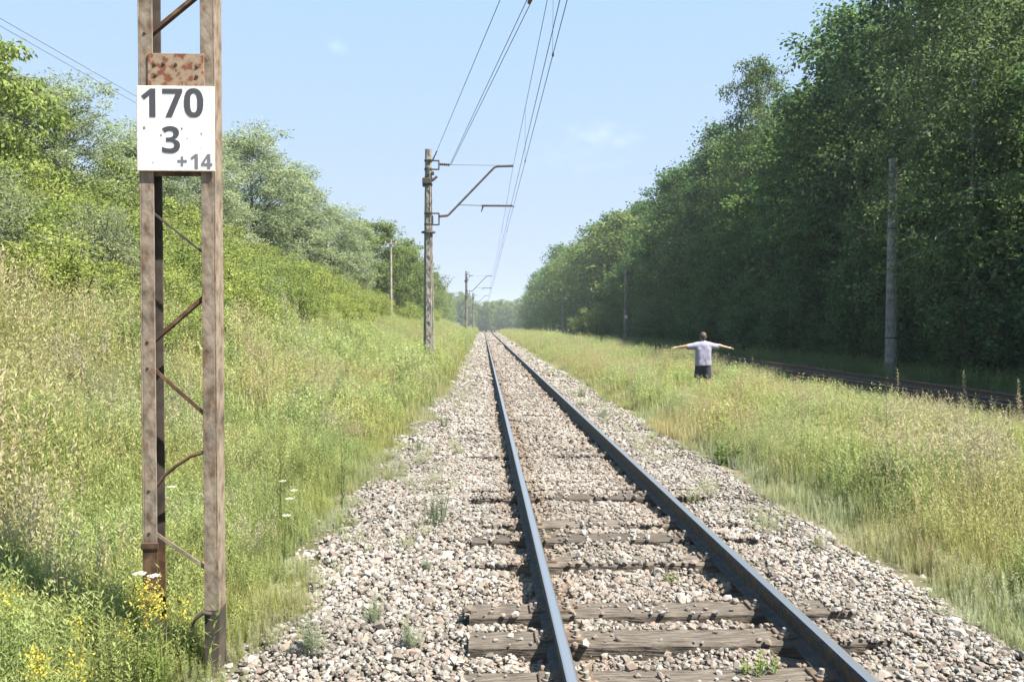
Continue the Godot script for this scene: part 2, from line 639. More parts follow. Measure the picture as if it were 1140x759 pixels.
func rail_parts(parent: Node3D, cx: float, base: float, body: Material, top: Material):
	var rb := MB.new()
	rb.sweep(rail_outline(cx, base), rail_path())
	var rail := part("rail", rb.mesh(), body, parent)
	var rs := MB.new()
	rs.sweep(PackedVector2Array([Vector2(cx - 0.029, base + 0.166), Vector2(cx + 0.029, base + 0.166), Vector2(cx + 0.029, base + 0.1705), Vector2(cx + 0.019, base + 0.1745), Vector2(cx - 0.019, base + 0.1745), Vector2(cx - 0.029, base + 0.1705)]), rail_path())
	part("running_surface", rs.mesh(), top, rail)


func sleeper_mesh(seed_: int) -> ArrayMesh:
	# a worn timber: its long edges wander a little and its ends are split
	var r := RandomNumberGenerator.new()
	r.seed = seed_
	var b := MB.new()
	var steps := 10
	var prev := []
	for k in steps + 1:
		var x := -1.31 + 2.62 * k / steps
		var ring := []
		var wob := r.randf_range(-0.006, 0.006)
		for q in [[0.122, -0.15], [0.122, -0.016], [0.108, 0.0], [-0.108, 0.0], [-0.122, -0.016], [-0.122, -0.15]]:
			ring.append(Vector3(x, q[1] + r.randf_range(-0.003, 0.003), q[0] + wob + r.randf_range(-0.003, 0.003)))
		if k > 0:
			for e in 5:
				var nn: Vector3 = [Vector3(0, 0, 1), Vector3(0, 0.7, 0.7), Vector3.UP, Vector3(0, 0.7, -0.7), Vector3(0, 0, -1)][e]
				b.quad(prev[e], prev[e + 1], ring[e + 1], ring[e], nn)
		if k == 0 or k == steps:
			var nn := Vector3(-1 if k == 0 else 1, 0, 0)
			for e in range(1, 5):
				b.flat(ring[0], ring[e], ring[e + 1], nn)
		prev = ring
	return b.mesh()


func build_track():
	var bm := part("ballast_bed", bed_mesh(-1.25, 3.05, 0.0, true), M.ballast, self)
	tag(bm, "pale crushed stone ballast under the railway track", "", "", "structure")

	var track := thing("railway_track", "sunlit railway track with shiny rails and weathered wooden sleepers in pale ballast", "railway track")
	for q in [[4.24, 0.9], [4.83, 1.0], [5.35, 0.8], [5.95, -1.2], [6.54, 0.25], [7.25, 0.42], [7.80, 0.28], [8.40, -1.2], [9.02, 0.42], [9.57, -0.35], [3.65, 0.3]]:
		tie_places.append(q)
	var d := 10.2
	var k := 0
	while d < 60.0:
		tie_places.append([d, [-0.7, -1.2, -0.9, -0.3, -1.2, -1.0, -0.8, -0.4, -1.2][k % 9]])
		d += 0.6
		k += 1
	var meshes := [sleeper_mesh(1), sleeper_mesh(2), sleeper_mesh(3)]
	var plate := MB.new()
	plate.box(Vector3.ZERO, Vector3(0.30, 0.022, 0.16), Basis(), 0.004)
	var plate_m := plate.mesh()
	var screw := MB.new()
	screw.tube([Vector3(0, 0, 0), Vector3(0, 0.02, 0)], [0.03, 0.028], 10)
	screw.tube([Vector3(0, 0.02, 0), Vector3(0, 0.05, 0)], [0.017, 0.015], 6)
	var screw_m := screw.mesh()
	for q in tie_places:
		var top: float = tie_top(q[1])
		var z: float = -(q[0] + 0.122)
		var s := part("sleeper", meshes[rng.randi() % 3], M.sleepers[rng.randi() % 3], track, Vector3(TRACK_X + rng.randf_range(-0.025, 0.025), top, z))
		s.rotation.y = rng.randf_range(-0.008, 0.008)
		if q[0] < 14.0:
			for rx in [-0.7525, 0.7525]:
				part("tie_plate", plate_m, M.plate, s, Vector3(rx, 0.009, 0))
				for o in [[-0.105, 0.045], [0.105, -0.045], [0.105, 0.045]]:
					part("screw", screw_m, M.bolt, s, Vector3(rx + o[0], 0.012, o[1]))
	rail_parts(track, TRACK_X - 0.7525, 0.022, M.rail, M.shine)
	rail_parts(track, TRACK_X + 0.7525, 0.022, M.rail, M.shine)

	# stones: the nearest one by one, the others together
	var shapes := [stone_mesh(1), stone_mesh(2), stone_mesh(3), stone_mesh(4), stone_mesh(5), stone_mesh(6)]
	var places := []
	var tints := []
	for zone in [[3.2, 6.0, 2100.0, 0.031, 2.05], [6.0, 12.0, 1400.0, 0.036, 2.1], [12.0, 26.0, 520.0, 0.052, 2.2], [26.0, 70.0, 110.0, 0.095, 2.3], [70.0, 190.0, 26.0, 0.17, 2.3]]:
		var n := int((zone[1] - zone[0]) * 4.6 * zone[2])
		for i in n:
			var dd := rng.randf_range(zone[0], zone[1])
			var x := rng.randf_range(-1.75, 3.6)
			if x < -1.15 and rng.randf() < (-1.15 - x) * 1.6 or x > 3.1 and rng.randf() < (x - 3.1) * 1.9:
				continue
			if x > 0.65 * dd + 0.4 or x < -0.62 * dd - 0.4:
				continue
			if absf(absf(x - TRACK_X) - 0.7525) < 0.085:
				continue
			var y := bed_hgt(x, dd) if x > -1.3 and x < 3.15 else minf(bed_hgt(x, dd), hgt(x, dd))
			var size: float = zone[3] * exp(rng.randfn(0.0, 0.34))
			if on_sleeper(x, dd, size * 0.3):
				continue
			y += rng.randf_range(-0.012, 0.010) + size * 0.04
			if absf(absf(x - TRACK_X) - 0.7525) < 0.2:
				y -= 0.03
			if dd < 61.0:
				y = maxf(y, tie_under(x, dd) + size * 0.12)
			var basis := Basis.from_euler(rnd() * TAU).scaled(Vector3(1, rng.randf_range(0.65, 0.95), 1) * size)
			basis = basis * Basis.from_scale(Vector3(rng.randf_range(0.75, 1.3), rng.randf_range(0.7, 1.1), rng.randf_range(0.8, 1.2)))
			places.append(Transform3D(basis, Vector3(x, y, -dd)))
			var near_rail := absf(absf(x - TRACK_X) - 0.7525)
			var stain := (1.0 - smoothstep(0.08, 0.38, near_rail)) * (0.55 + 0.45 * patch.get_noise_2d(x * 40.0, dd * 20.0)) + (0.16 if absf(x - TRACK_X) < 0.7 else 0.0)
			tints.append((stone_tint() * Color(0.74, 0.765, 0.765) * (1.0 + 0.3 * patch.get_noise_2d(x * 12.0 + 50.0, dd * 6.0))).lerp(Color(0.13, 0.095, 0.07), clampf(stain, 0.0, 0.75)))
	# the largest-looking ones become parts of the ballast
	var order := []
	for i in places.size():
		var t: Transform3D = places[i]
		if -t.origin.z < 6.0 and absf((t.origin.x + 0.036 * -t.origin.z) / -t.origin.z) < 0.62 and -t.origin.z > 4.2:
			order.append([t.basis.x.length() * t.basis.z.length() / (t.origin.z * t.origin.z), i])
	order.sort_custom(func(a, b): return a[0] > b[0])
	var taken := {}
	for i in mini(298, order.size()):
		var id: int = order[i][1]
		taken[id] = true
		var s := part("ballast_stone", shapes[i % 6], M.stone_kinds[rng.randi() % 7], bm)
		s.transform = places[id]
	var rest := []
	var rest_t := []
	for i in places.size():
		if not taken.has(i):
			rest.append(places[i]); rest_t.append(tints[i])
	scatter("ballast_stones", shapes[0], M.stone, rest, rest_t, bm)


func tie_top(bare: float) -> float:
	return 0.008 + 0.028 * bare if bare > 0.0 else 0.008 + 0.05 * maxf(bare, -1.0)


# the top of the sleeper under this spot, or far below where there is none
func tie_under(x: float, d: float) -> float:
	for q in tie_places:
		if d > q[0] - 0.01 and d < q[0] + 0.25 and absf(x - TRACK_X) < 1.32:
			return tie_top(q[1]) + 0.004
	return -9.0


func on_sleeper(x: float, d: float, spill: float) -> bool:
	for q in tie_places:
		if q[0] < d - 0.4 or q[0] > d + 0.4:
			continue
		if d > q[0] - 0.02 + spill and d < q[0] + 0.244 - spill and x > TRACK_X - 1.31 + spill and x < TRACK_X + 1.31 - spill:
			var bare: float = q[1] + patch.get_noise_2d(x * 60.0, q[0] * 90.0) * 0.9
			if x > TRACK_X + 0.8:
				bare -= 0.5 if absf(q[0] - 5.35) < 0.1 and x < 2.36 else 1.3
			elif x < TRACK_X - 0.8 and q[0] > 5.5:
				bare -= 0.3
			return rng.randf() < clampf(bare * 1.5 + 0.28, 0.0, 0.96)
	return false


func build_second_track():
	var bm := part("far_ballast_bed", bed_mesh(TRACK2_X - 1.75, TRACK2_X + 1.75, 0.26, false), M.ballast, self)
	tag(bm, "shaded ballast under the second track on the right", "", "", "structure")
	var track := thing("railway_track", "second railway track in tree shade on the right, half hidden by grass", "railway track")
	var sm := sleeper_mesh(7)
	var d := 8.0
	while d < 70.0:
		part("sleeper", sm, M.sleepers[rng.randi() % 3], track, Vector3(TRACK2_X, 0.285, -d))
		d += 0.62
	rail_parts(track, TRACK2_X - 0.7525, 0.30, M.old_rail, M.old_rail)
	rail_parts(track, TRACK2_X + 0.7525, 0.30, M.old_rail, M.old_rail)
	var places := []
	var tints := []
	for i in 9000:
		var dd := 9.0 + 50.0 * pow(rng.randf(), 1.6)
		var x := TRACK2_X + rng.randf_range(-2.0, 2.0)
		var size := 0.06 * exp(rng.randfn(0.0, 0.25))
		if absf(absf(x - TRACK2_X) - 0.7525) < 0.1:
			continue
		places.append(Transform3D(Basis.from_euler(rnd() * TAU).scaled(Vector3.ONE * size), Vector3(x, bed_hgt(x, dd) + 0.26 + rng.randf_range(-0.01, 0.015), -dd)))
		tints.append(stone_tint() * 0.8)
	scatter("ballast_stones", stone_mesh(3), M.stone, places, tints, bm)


# ---------------------------------------------------------------- trees

func clump(lb: LB, c: Vector3, r: float, n: int, l: float, w: float, col: Color, droop: float):
	for k in n:
		var o := rnd() * 2.0
		var p := c + Vector3(o.x, o.y * 0.62, o.z) * r * (0.55 + 0.45 * rng.randf())
		var d := rnd() * 2.0 + o * 0.5
		d.y = d.y * 0.55 - droop
		d = d.normalized()
		var s := d.cross(Vector3.UP * 0.55 + rnd() * 1.1).normalized()
		var sz := rng.randf_range(0.7, 1.3)
		lb.leaf(p, d, s, l * sz, w * sz, col * rng.randf_range(0.72, 1.28))


func grow(P: Dictionary, seed_: int) -> Array:
	rng.seed = seed_
	var wood := MB.new()
	var lb := LB.new()
	var H: float = P.h
	var pts := []
	var rad := []
	var lean: Vector3 = rnd() * P.get("lean", 0.06) * H
	for k in 8:
		var t := k / 7.0
		pts.append(Vector3(lean.x * t * t, H * 0.95 * t, lean.z * t * t) + (rnd() * 0.16 * H * 0.08 if k > 0 else Vector3.ZERO))
		rad.append(P.trunk * (1.0 - 0.93 * t) * (1.35 if k == 0 else 1.0))
	wood.tube(pts, rad, 8, false)
	var limbs: int = P.limbs
	for i in limbs:
		var t: float = (i + rng.randf()) / limbs
		var hh: float = lerpf(P.base, 0.96, t)
		var seg := clampf(hh / 0.95 * 7.0, 0.0, 6.999)
		var o: Vector3 = pts[int(seg)].lerp(pts[int(seg) + 1], seg - int(seg))
		var prof: float = pow(maxf(sin(PI * (P.p0 + (0.985 - P.p0) * t)), 0.02), P.pw)
		var az := i * 2.39996 + rng.randf_range(-0.5, 0.5)
		var ln: float = P.r * prof * rng.randf_range(0.65, 1.12)
		var up: float = P.up * lerpf(0.6, 1.5, t)
		var dirh := Vector3(cos(az), 0, sin(az))
		var lp := []
		var lr := []
		var r0: float = maxf(P.trunk * P.get("limb", 0.42) * (1.0 - 0.75 * t), 0.02)
		for s in 5:
			var q := s / 4.0
			lp.append(o + dirh * (ln * q) + Vector3.UP * (ln * (up * q - P.droop * q * q)) + rnd() * ln * 0.07 * q)
			lr.append(r0 * (1.0 - 0.85 * q))
		wood.tube(lp, lr, 5, false)
		var per: int = maxi(2, int(P.cpl * (0.45 + 0.55 * prof) + rng.randf()))
		for j in per:
			var q := lerpf(0.28, 1.0, (j + rng.randf() * 0.9) / per)
			var sf := q * 4.0
			var on: Vector3 = lp[mini(int(sf), 3)].lerp(lp[mini(int(sf), 3) + 1], sf - mini(int(sf), 3))
			var c := on + Vector3(rng.randf() - 0.5, (rng.randf() - 0.5) * 0.7, rng.randf() - 0.5) * (0.35 + ln * 0.5)
			wood.tube([on, on.lerp(c, 0.55) + Vector3(0, 0.05, 0), c], [r0 * 0.28, r0 * 0.18, 0.006], 3, false)
			var col: Color = P.col.lerp(P.col2, rng.randf()) * rng.randf_range(0.85, 1.15)
			var cr: float = P.cr * rng.randf_range(0.6, 1.25)
			clump(lb, c, cr, int(P.leaves * rng.randf_range(0.7, 1.3)), P.l, P.w, col, P.get("hang", 0.25))
			if P.get("weep", 0) > 0:
				# hanging sprays below the branch ends
				for u in P.weep:
					var b := c + rnd() * cr * 1.4
					var long := rng.randf_range(0.5, 1.5)
					for m in 9:
						var e := b + Vector3(rng.randf() - 0.5, 0, rng.randf() - 0.5) * 0.16 + Vector3.DOWN * (long * m / 9.0)
						var dd := (Vector3.DOWN + rnd() * 1.6).normalized()
						lb.leaf(e, dd, dd.cross(rnd()).normalized(), P.l, P.w, col * rng.randf_range(0.75, 1.25))
	return [wood.mesh(), lb.mesh()]


func bush(P: Dictionary, seed_: int) -> Array:
	rng.seed = seed_
	var wood := MB.new()
	var lb := LB.new()
	for i in P.stems:
		var az: float = i * 2.39996 + rng.randf()
		var out: float = P.r * sqrt((i + 0.5) / P.stems) * rng.randf_range(0.75, 1.05)
		var hh: float = P.h * (1.0 - 0.45 * pow(out / P.r, 2.0)) * rng.randf_range(0.7, 1.1)
		var tip := Vector3(cos(az) * out, hh, sin(az) * out)
		var st := []
		var sr := []
		for k in 5:
			var t := k / 4.0
			st.append(Vector3(tip.x * (0.15 + 0.85 * pow(t, 0.8)), tip.y * t, tip.z * (0.15 + 0.85 * pow(t, 0.8))) + rnd() * 0.12 * t)
			sr.append(0.03 * (1.0 - 0.8 * t))
		wood.tube(st, sr, 4, false)
		var col: Color = P.col.lerp(P.col2, rng.randf()) * rng.randf_range(0.85, 1.15)
		for j in P.cps:
			var t := lerpf(0.12, 1.0, (j + rng.randf()) / P.cps)
			var c: Vector3 = Vector3(tip.x * (0.15 + 0.85 * t), tip.y * t, tip.z * (0.15 + 0.85 * t)) + rnd() * 0.5 * P.cr
			clump(lb, c, P.cr * rng.randf_range(0.65, 1.2) * (1.1 - 0.35 * t), int(P.leaves * rng.randf_range(0.7, 1.3)), P.l, P.w, col * rng.randf_range(0.88, 1.12), P.get("hang", 0.0))
	return [wood.mesh(), lb.mesh()]


# Kinds of trees and shrubs, each made once; every plant of the scene is a copy of one of them.
var kinds := {}

func plant(kind: String, called: String, label: String, category: String, group: String, x: float, d: float, size: float, tall := 1.0) -> Node3D:
	var k: Array = kinds[kind]
	var o := thing(called, label, category, Vector3(x, hgt(x, d) - 0.08, -d), rng.randf() * TAU, group)
	o.scale = Vector3(size, size * tall, size)
	part("trunk" if k[3] else "stems", k[0], k[2], o)
	part("crown" if k[3] else "foliage", k[1], M.leaf, o)
	return o


func kind(called: String, made: Array, bark: Material, tree: bool):
	kinds[called] = [made[0], made[1], bark, tree]


func make_kinds():
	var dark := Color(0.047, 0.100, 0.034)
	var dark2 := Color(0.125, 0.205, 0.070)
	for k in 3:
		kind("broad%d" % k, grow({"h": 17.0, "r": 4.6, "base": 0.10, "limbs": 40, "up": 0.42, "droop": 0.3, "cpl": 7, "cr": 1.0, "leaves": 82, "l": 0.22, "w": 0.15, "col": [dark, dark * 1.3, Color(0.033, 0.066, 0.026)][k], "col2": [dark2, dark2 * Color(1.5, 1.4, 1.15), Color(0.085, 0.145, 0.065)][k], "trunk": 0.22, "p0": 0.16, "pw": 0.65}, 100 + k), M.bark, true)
	for k in 2:
		kind("birch%d" % k, grow({"h": 18.0, "r": 3.4, "base": 0.16, "limbs": 46, "up": 0.75, "droop": 0.75, "cpl": 7, "limb": 0.22, "cr": 0.6, "leaves": 60, "l": 0.14, "w": 0.10, "col": Color(0.070, 0.12, 0.042), "col2": Color(0.13, 0.185, 0.075), "trunk": 0.16, "p0": 0.22, "pw": 0.7, "hang": 0.5, "weep": 4}, 120 + k), M.birch_bark, true)
	kind("young", grow({"h": 8.0, "r": 2.3, "base": 0.08, "limbs": 30, "up": 0.6, "droop": 0.35, "cpl": 6, "cr": 0.6, "leaves": 48, "l": 0.16, "w": 0.10, "col": dark, "col2": dark2, "trunk": 0.08, "p0": 0.2, "pw": 0.6}, 128), M.bark, true)
	kind("far_broad", grow({"h": 17.0, "r": 4.6, "base": 0.10, "limbs": 36, "up": 0.42, "droop": 0.3, "cpl": 7, "cr": 1.0, "leaves": 26, "l": 0.36, "w": 0.26, "col": dark, "col2": dark2, "trunk": 0.22, "p0": 0.16, "pw": 0.65}, 130), M.bark, true)
	kind("far_bright", grow({"h": 12.0, "r": 3.9, "base": 0.08, "limbs": 34, "up": 0.42, "droop": 0.3, "cpl": 7, "cr": 0.9, "leaves": 26, "l": 0.32, "w": 0.22, "col": Color(0.13, 0.18, 0.05), "col2": Color(0.17, 0.22, 0.07), "trunk": 0.2, "p0": 0.18, "pw": 0.6}, 131), M.bark, true)
	kind("willow0", grow({"h": 9.0, "r": 3.4, "base": 0.08, "limbs": 44, "up": 0.95, "droop": 0.35, "cpl": 8, "cr": 0.62, "leaves": 115, "l": 0.19, "w": 0.062, "col": Color(0.24, 0.30, 0.17), "col2": Color(0.30, 0.355, 0.21), "trunk": 0.15, "p0": 0.2, "pw": 0.6, "hang": 0.1}, 140), M.bark, true)
	kind("willow1", grow({"h": 9.0, "r": 3.0, "base": 0.06, "limbs": 42, "up": 1.1, "droop": 0.4, "cpl": 8, "cr": 0.6, "leaves": 110, "l": 0.18, "w": 0.06, "col": Color(0.235, 0.295, 0.16), "col2": Color(0.29, 0.345, 0.2), "trunk": 0.15, "p0": 0.25, "pw": 0.6, "hang": 0.1}, 141), M.bark, true)
	kind("ash", grow({"h": 8.0, "r": 2.6, "base": 0.1, "limbs": 32, "up": 0.55, "droop": 0.5, "cpl": 6, "cr": 0.5, "leaves": 75, "l": 0.2, "w": 0.085, "col": Color(0.168, 0.228, 0.06), "col2": Color(0.24, 0.3, 0.09), "trunk": 0.13, "p0": 0.22, "pw": 0.6, "hang": 0.9}, 150), M.bark, true)
	kind("oak", grow({"h": 9.5, "r": 3.6, "base": 0.12, "limbs": 34, "up": 0.5, "droop": 0.35, "cpl": 7, "cr": 0.72, "leaves": 120, "l": 0.18, "w": 0.12, "col": Color(0.125, 0.18, 0.052), "col2": Color(0.18, 0.235, 0.075), "trunk": 0.18, "p0": 0.2, "pw": 0.5}, 151), M.bark, true)
	var lime := Color(0.215, 0.273, 0.0675)
	var lime2 := Color(0.281, 0.323, 0.0945)
	for k in 3:
		kind("bright%d" % k, bush({"h": 2.6, "r": 1.5, "stems": 26, "cps": 6, "cr": 0.42, "leaves": 74, "l": 0.085, "w": 0.043, "col": lime, "col2": lime2, "hang": -0.1}, 160 + k), M.bark, false)
	kind("green_bush", bush({"h": 2.8, "r": 1.6, "stems": 26, "cps": 6, "cr": 0.45, "leaves": 74, "l": 0.09, "w": 0.048, "col": Color(0.15, 0.206, 0.0546), "col2": Color(0.202, 0.256, 0.078), "hang": 0.1}, 165), M.bark, false)
	kind("silver_bush", bush({"h": 2.6, "r": 1.4, "stems": 26, "cps": 6, "cr": 0.4, "leaves": 80, "l": 0.105, "w": 0.026, "col": Color(0.19, 0.225, 0.13), "col2": Color(0.23, 0.26, 0.155), "hang": -0.3}, 166), M.bark, false)
	for k in 2:
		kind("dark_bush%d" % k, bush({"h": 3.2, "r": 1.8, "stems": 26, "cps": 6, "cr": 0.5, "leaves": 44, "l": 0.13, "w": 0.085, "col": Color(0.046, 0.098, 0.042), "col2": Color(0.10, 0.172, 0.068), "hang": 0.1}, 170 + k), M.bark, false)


const ORD := ["first", "second", "third", "fourth", "fifth", "sixth", "seventh", "eighth", "ninth", "tenth", "eleventh", "twelfth", "thirteenth", "fourteenth", "fifteenth", "sixteenth", "seventeenth", "eighteenth", "nineteenth"]
const TENS := ["", "", "twent", "thirt", "fort", "fift", "sixt", "sevent", "eight", "ninet"]

func nth(k: int) -> String:
	if k < 19:
		return ORD[k]
	var n := k + 1
	return TENS[n / 10] + ("ieth" if n % 10 == 0 else "y-" + ORD[n % 10 - 1])


func build_right_wood():
	make_kinds()
	rng.seed = 2001
	# the front row along the edge of the wood: [x, metres ahead, height, kind]
	var row := [[18.6, 13.0, 17.5, "broad0"], [18.6, 19.0, 19.0, "broad1"], [15.6, 25.2, 16.5, "birch0"], [17.6, 31.0, 18.5, "birch1"], [20.2, 36.0, 20.5, "broad2"], [19.4, 43.0, 19.6, "broad0"], [20.6, 49.5, 17.0, "broad1"], [19.2, 56.0, 20.6, "birch0"], [20.4, 61.5, 17.6, "broad1"], [19.4, 68.0, 19.8, "broad2"], [20.2, 73.5, 17.0, "birch1"], [18.8, 79.5, 18.2, "broad0"]]
	for i in row.size():
		var q: Array = row[i]
		var tall: float = q[2]
		var k: String = q[3]
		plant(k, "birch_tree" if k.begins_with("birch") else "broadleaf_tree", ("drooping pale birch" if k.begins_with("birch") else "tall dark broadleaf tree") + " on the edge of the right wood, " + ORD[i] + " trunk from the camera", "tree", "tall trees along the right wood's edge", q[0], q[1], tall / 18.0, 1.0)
	var d := 87.0
	var n := 0
	while d < 296.0:
		var tall := 17.6 + rng.randf_range(-2.2, 2.0) + 1.5 * smoothstep(110.0, 200.0, d)
		if d < 112.0:
			tall = 14.6 + rng.randf()
		var k := "far_broad" if d > 112.0 and n % 3 > 0 else "broad1"
		if n % 4 == 2 or (d < 175.0 and n % 2 == 0):
			k = "far_bright"  # sunlit fronts of these trees put into a brighter leaf colour
			tall *= 17.0 / 13.0
		plant(k, "broadleaf_tree", "distant tall broadleaf tree in the right wood's front row, " + nth(n) + " beyond the near dozen", "tree", "distant trees along the right wood's edge", lerpf(20.8, 17.8, smoothstep(100.0, 150.0, d)) + rng.randf_range(-0.7, 0.7), d, tall / 17.0)
		d += 5.8 + 0.012 * d
		n += 1
	# trees behind the front row
	for i in 34:
		var dd := 8.0 + i * 4.6 + rng.randf_range(-1.5, 1.5)
		var k := "broad%d" % (i % 3) if dd < 90.0 else "far_broad"
		plant(k, "broadleaf_tree", "tall tree in the second row of the dark right wood, " + nth(i) + " from the camera", "tree", "trees inside the right wood", 25.0 + rng.randf_range(-1.0, 1.5), dd, 1.08 + rng.randf() * 0.12)
	for i in 18:
		var dd := 12.0 + i * 5.0
		plant("far_broad", "broadleaf_tree", "tall tree in the third row deep in the right wood, " + nth(i) + " from the camera", "tree", "trees inside the right wood", 30.5 + rng.randf_range(-1.5, 1.5), dd, 1.15)
	# undergrowth along the edge
	d = 12.0
	n = 0
	while d < 130.0:
		var near := d < 60.0
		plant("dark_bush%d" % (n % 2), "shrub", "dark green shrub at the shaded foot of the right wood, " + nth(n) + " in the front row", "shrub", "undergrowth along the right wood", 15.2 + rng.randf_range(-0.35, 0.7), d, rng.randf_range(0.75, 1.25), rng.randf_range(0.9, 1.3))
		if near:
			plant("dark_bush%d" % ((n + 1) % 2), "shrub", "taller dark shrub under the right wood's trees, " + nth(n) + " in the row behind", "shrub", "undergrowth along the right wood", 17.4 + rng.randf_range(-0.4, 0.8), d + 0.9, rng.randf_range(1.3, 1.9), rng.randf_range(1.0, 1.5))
		if n % 2 == 0:
			plant("young", "young_tree", "slender young tree at the right wood's edge, " + nth(n / 2) + " from the camera", "tree", "young trees along the right wood", 16.9 + rng.randf_range(-0.5, 0.7), d + 1.2, rng.randf_range(0.75, 1.25))
		d += 1.9 if near else 2.8
		n += 1
	plant("green_bush", "shrub", "rounded pale green bush in sunlight at the foot of the distant right wood", "shrub", "", 13.9, 98.0, 1.55, 1.0)
	plant("green_bush", "shrub", "smaller green bush between the sunlit bush and the slim distant mast", "shrub", "", 13.2, 112.0, 1.1, 1.0)


func build_left_bank():
	rng.seed = 3001
	plant("ash", "ash_tree", "tall feathery sunlit tree at the left edge of the picture above the shrubs", "tree", "", -13.3, 22.5, 0.78, 0.95)
	plant("willow0", "willow_tree", "silvery grey-green willow with the highest crown on the left bank", "tree", "", -12.6, 45.0, 0.92, 0.98)
	plant("willow1", "willow_tree", "silvery willow on the right flank of the highest willow", "tree", "", -11.5, 50.0, 0.9, 0.95)
	plant("willow0", "willow_tree", "lower silvery willow sloping down towards the dark round tree", "tree", "", -10.9, 57.0, 0.85, 0.88)
	plant("willow1", "willow_tree", "smallest silvery willow stepping down to the dark round tree", "tree", "", -10.6, 66.0, 0.8, 0.95)
	plant("far_bright", "broadleaf_tree", "light green young tree between the willows and the dark round tree", "tree", "", -11.0, 73.0, 0.68, 1.0)
	for q in [[-13.6, 26.5, 0.62], [-13.2, 30.0, 0.58], [-13.4, 34.0, 0.66], [-13.2, 38.5, 0.74]]:
		plant("ash" if q[2] < 0.6 else "willow0", "young_tree", "light green young tree behind the lattice mast, " + nth(int((q[1] - 26.0) / 3.9)) + " from the camera", "tree", "young trees behind the lattice mast", q[0], q[1], q[2], 0.95)
	plant("oak", "oak_tree", "darker round-crowned tree right of the willows behind the telegraph pole", "tree", "", -10.4, 80.0, 0.95, 0.98)
	plant("oak", "oak_tree", "second dark round tree just left of the near concrete mast", "tree", "", -9.2, 96.0, 0.95, 0.95)
	for q in [[-14.5, 25.0, 1.0], [-14.0, 33.0, 0.95], [-13.3, 41.5, 0.9], [-12.9, 50.0, 1.1], [-13.0, 59.0, 1.0], [-12.4, 68.0, 1.0]]:
		plant("willow1", "willow_tree", "small grey-green willow among the left bank's shrubs, " + nth(int(roundf((q[1] - 25.0) / 9.0))) + " from the camera", "tree", "willows among the left shrubs", q[0], q[1], q[2] * 0.72, rng.randf_range(0.7, 0.85))
	var d := 112.0
	var order := 0
	while d < 340.0:
		order += 1
		plant("far_bright", "broadleaf_tree", "distant green tree in the row left of the track, " + nth(order - 1) + " from the camera", "tree", "distant trees left of the track", -9.4 + rng.randf_range(-0.8, 0.8) - 0.012 * d, d, rng.randf_range(0.72, 0.92))
		d += 6.5 + 0.02 * d
	# the mass of shrubs on the bank
	var rows := [[-6.3, 10.0, 40.0, 1.9, 0.46], [-7.3, 9.5, 48.0, 1.6, 0.70], [-8.6, 9.0, 60.0, 1.7, 0.88], [-10.0, 11.0, 70.0, 2.0, 0.85], [-11.4, 13.0, 75.0, 2.1, 1.0], [-13.0, 16.0, 80.0, 2.3, 1.1], [-15.0, 20.0, 60.0, 2.8, 1.25]]
	for r in rows:
		var row_name: String = ["lowest row", "second row", "third row", "fourth row", "fifth row", "sixth row", "topmost row"][rows.find(r)]
		var n := 0
		d = r[1]
		while d < r[2]:
			var u := rng.randf()
			var k := "bright%d" % (rng.randi() % 3)
			var look := "bright yellow-green leafy shrub"
			if u > 0.62:
				k = "green_bush"
				look = "mid green rounded shrub"
			elif u > 0.54:
				k = "silver_bush"
				look = "narrow-leaved silvery shrub"
			plant(k, "shrub", look + ", " + nth(n) + " from the camera in the left bank's " + row_name, "shrub", "shrubs on the left bank", r[0] + rng.randf_range(-0.6, 0.6), d, r[4] * rng.randf_range(0.8, 1.2), rng.randf_range(0.85, 1.15))
			d += r[3] * rng.randf_range(0.8, 1.2)
			n += 1
	d = 60.0
	order = 0
	while d < 150.0:
		order += 1
		plant(["bright0", "green_bush", "bright1"][rng.randi() % 3], "shrub", "distant low shrub at the foot of the left tree row, " + nth(order - 1) + " from the camera", "shrub", "distant shrubs left of the track", -8.6 + rng.randf_range(-0.7, 0.5), d, rng.randf_range(0.7, 1.1), 0.9)
		d += 3.2


func build_far_wood():
	rng.seed = 4001
	for i in 46:
		var x := -46.0 + (i % 23) * 4.3 + rng.randf_range(-1.2, 1.2)
		var dd := 430.0 + (i / 23) * 16.0 + rng.randf_range(-5.0, 5.0)
		plant("far_bright", "broadleaf_tree", "hazy tree closing the view along the track, " + nth(i % 23) + " from left, " + ("front" if i < 23 else "back") + " row", "tree", "hazy trees at the end of the line", x, dd, rng.randf_range(1.2, 1.55), 1.0)


# ---------------------------------------------------------------- the kilometre mast

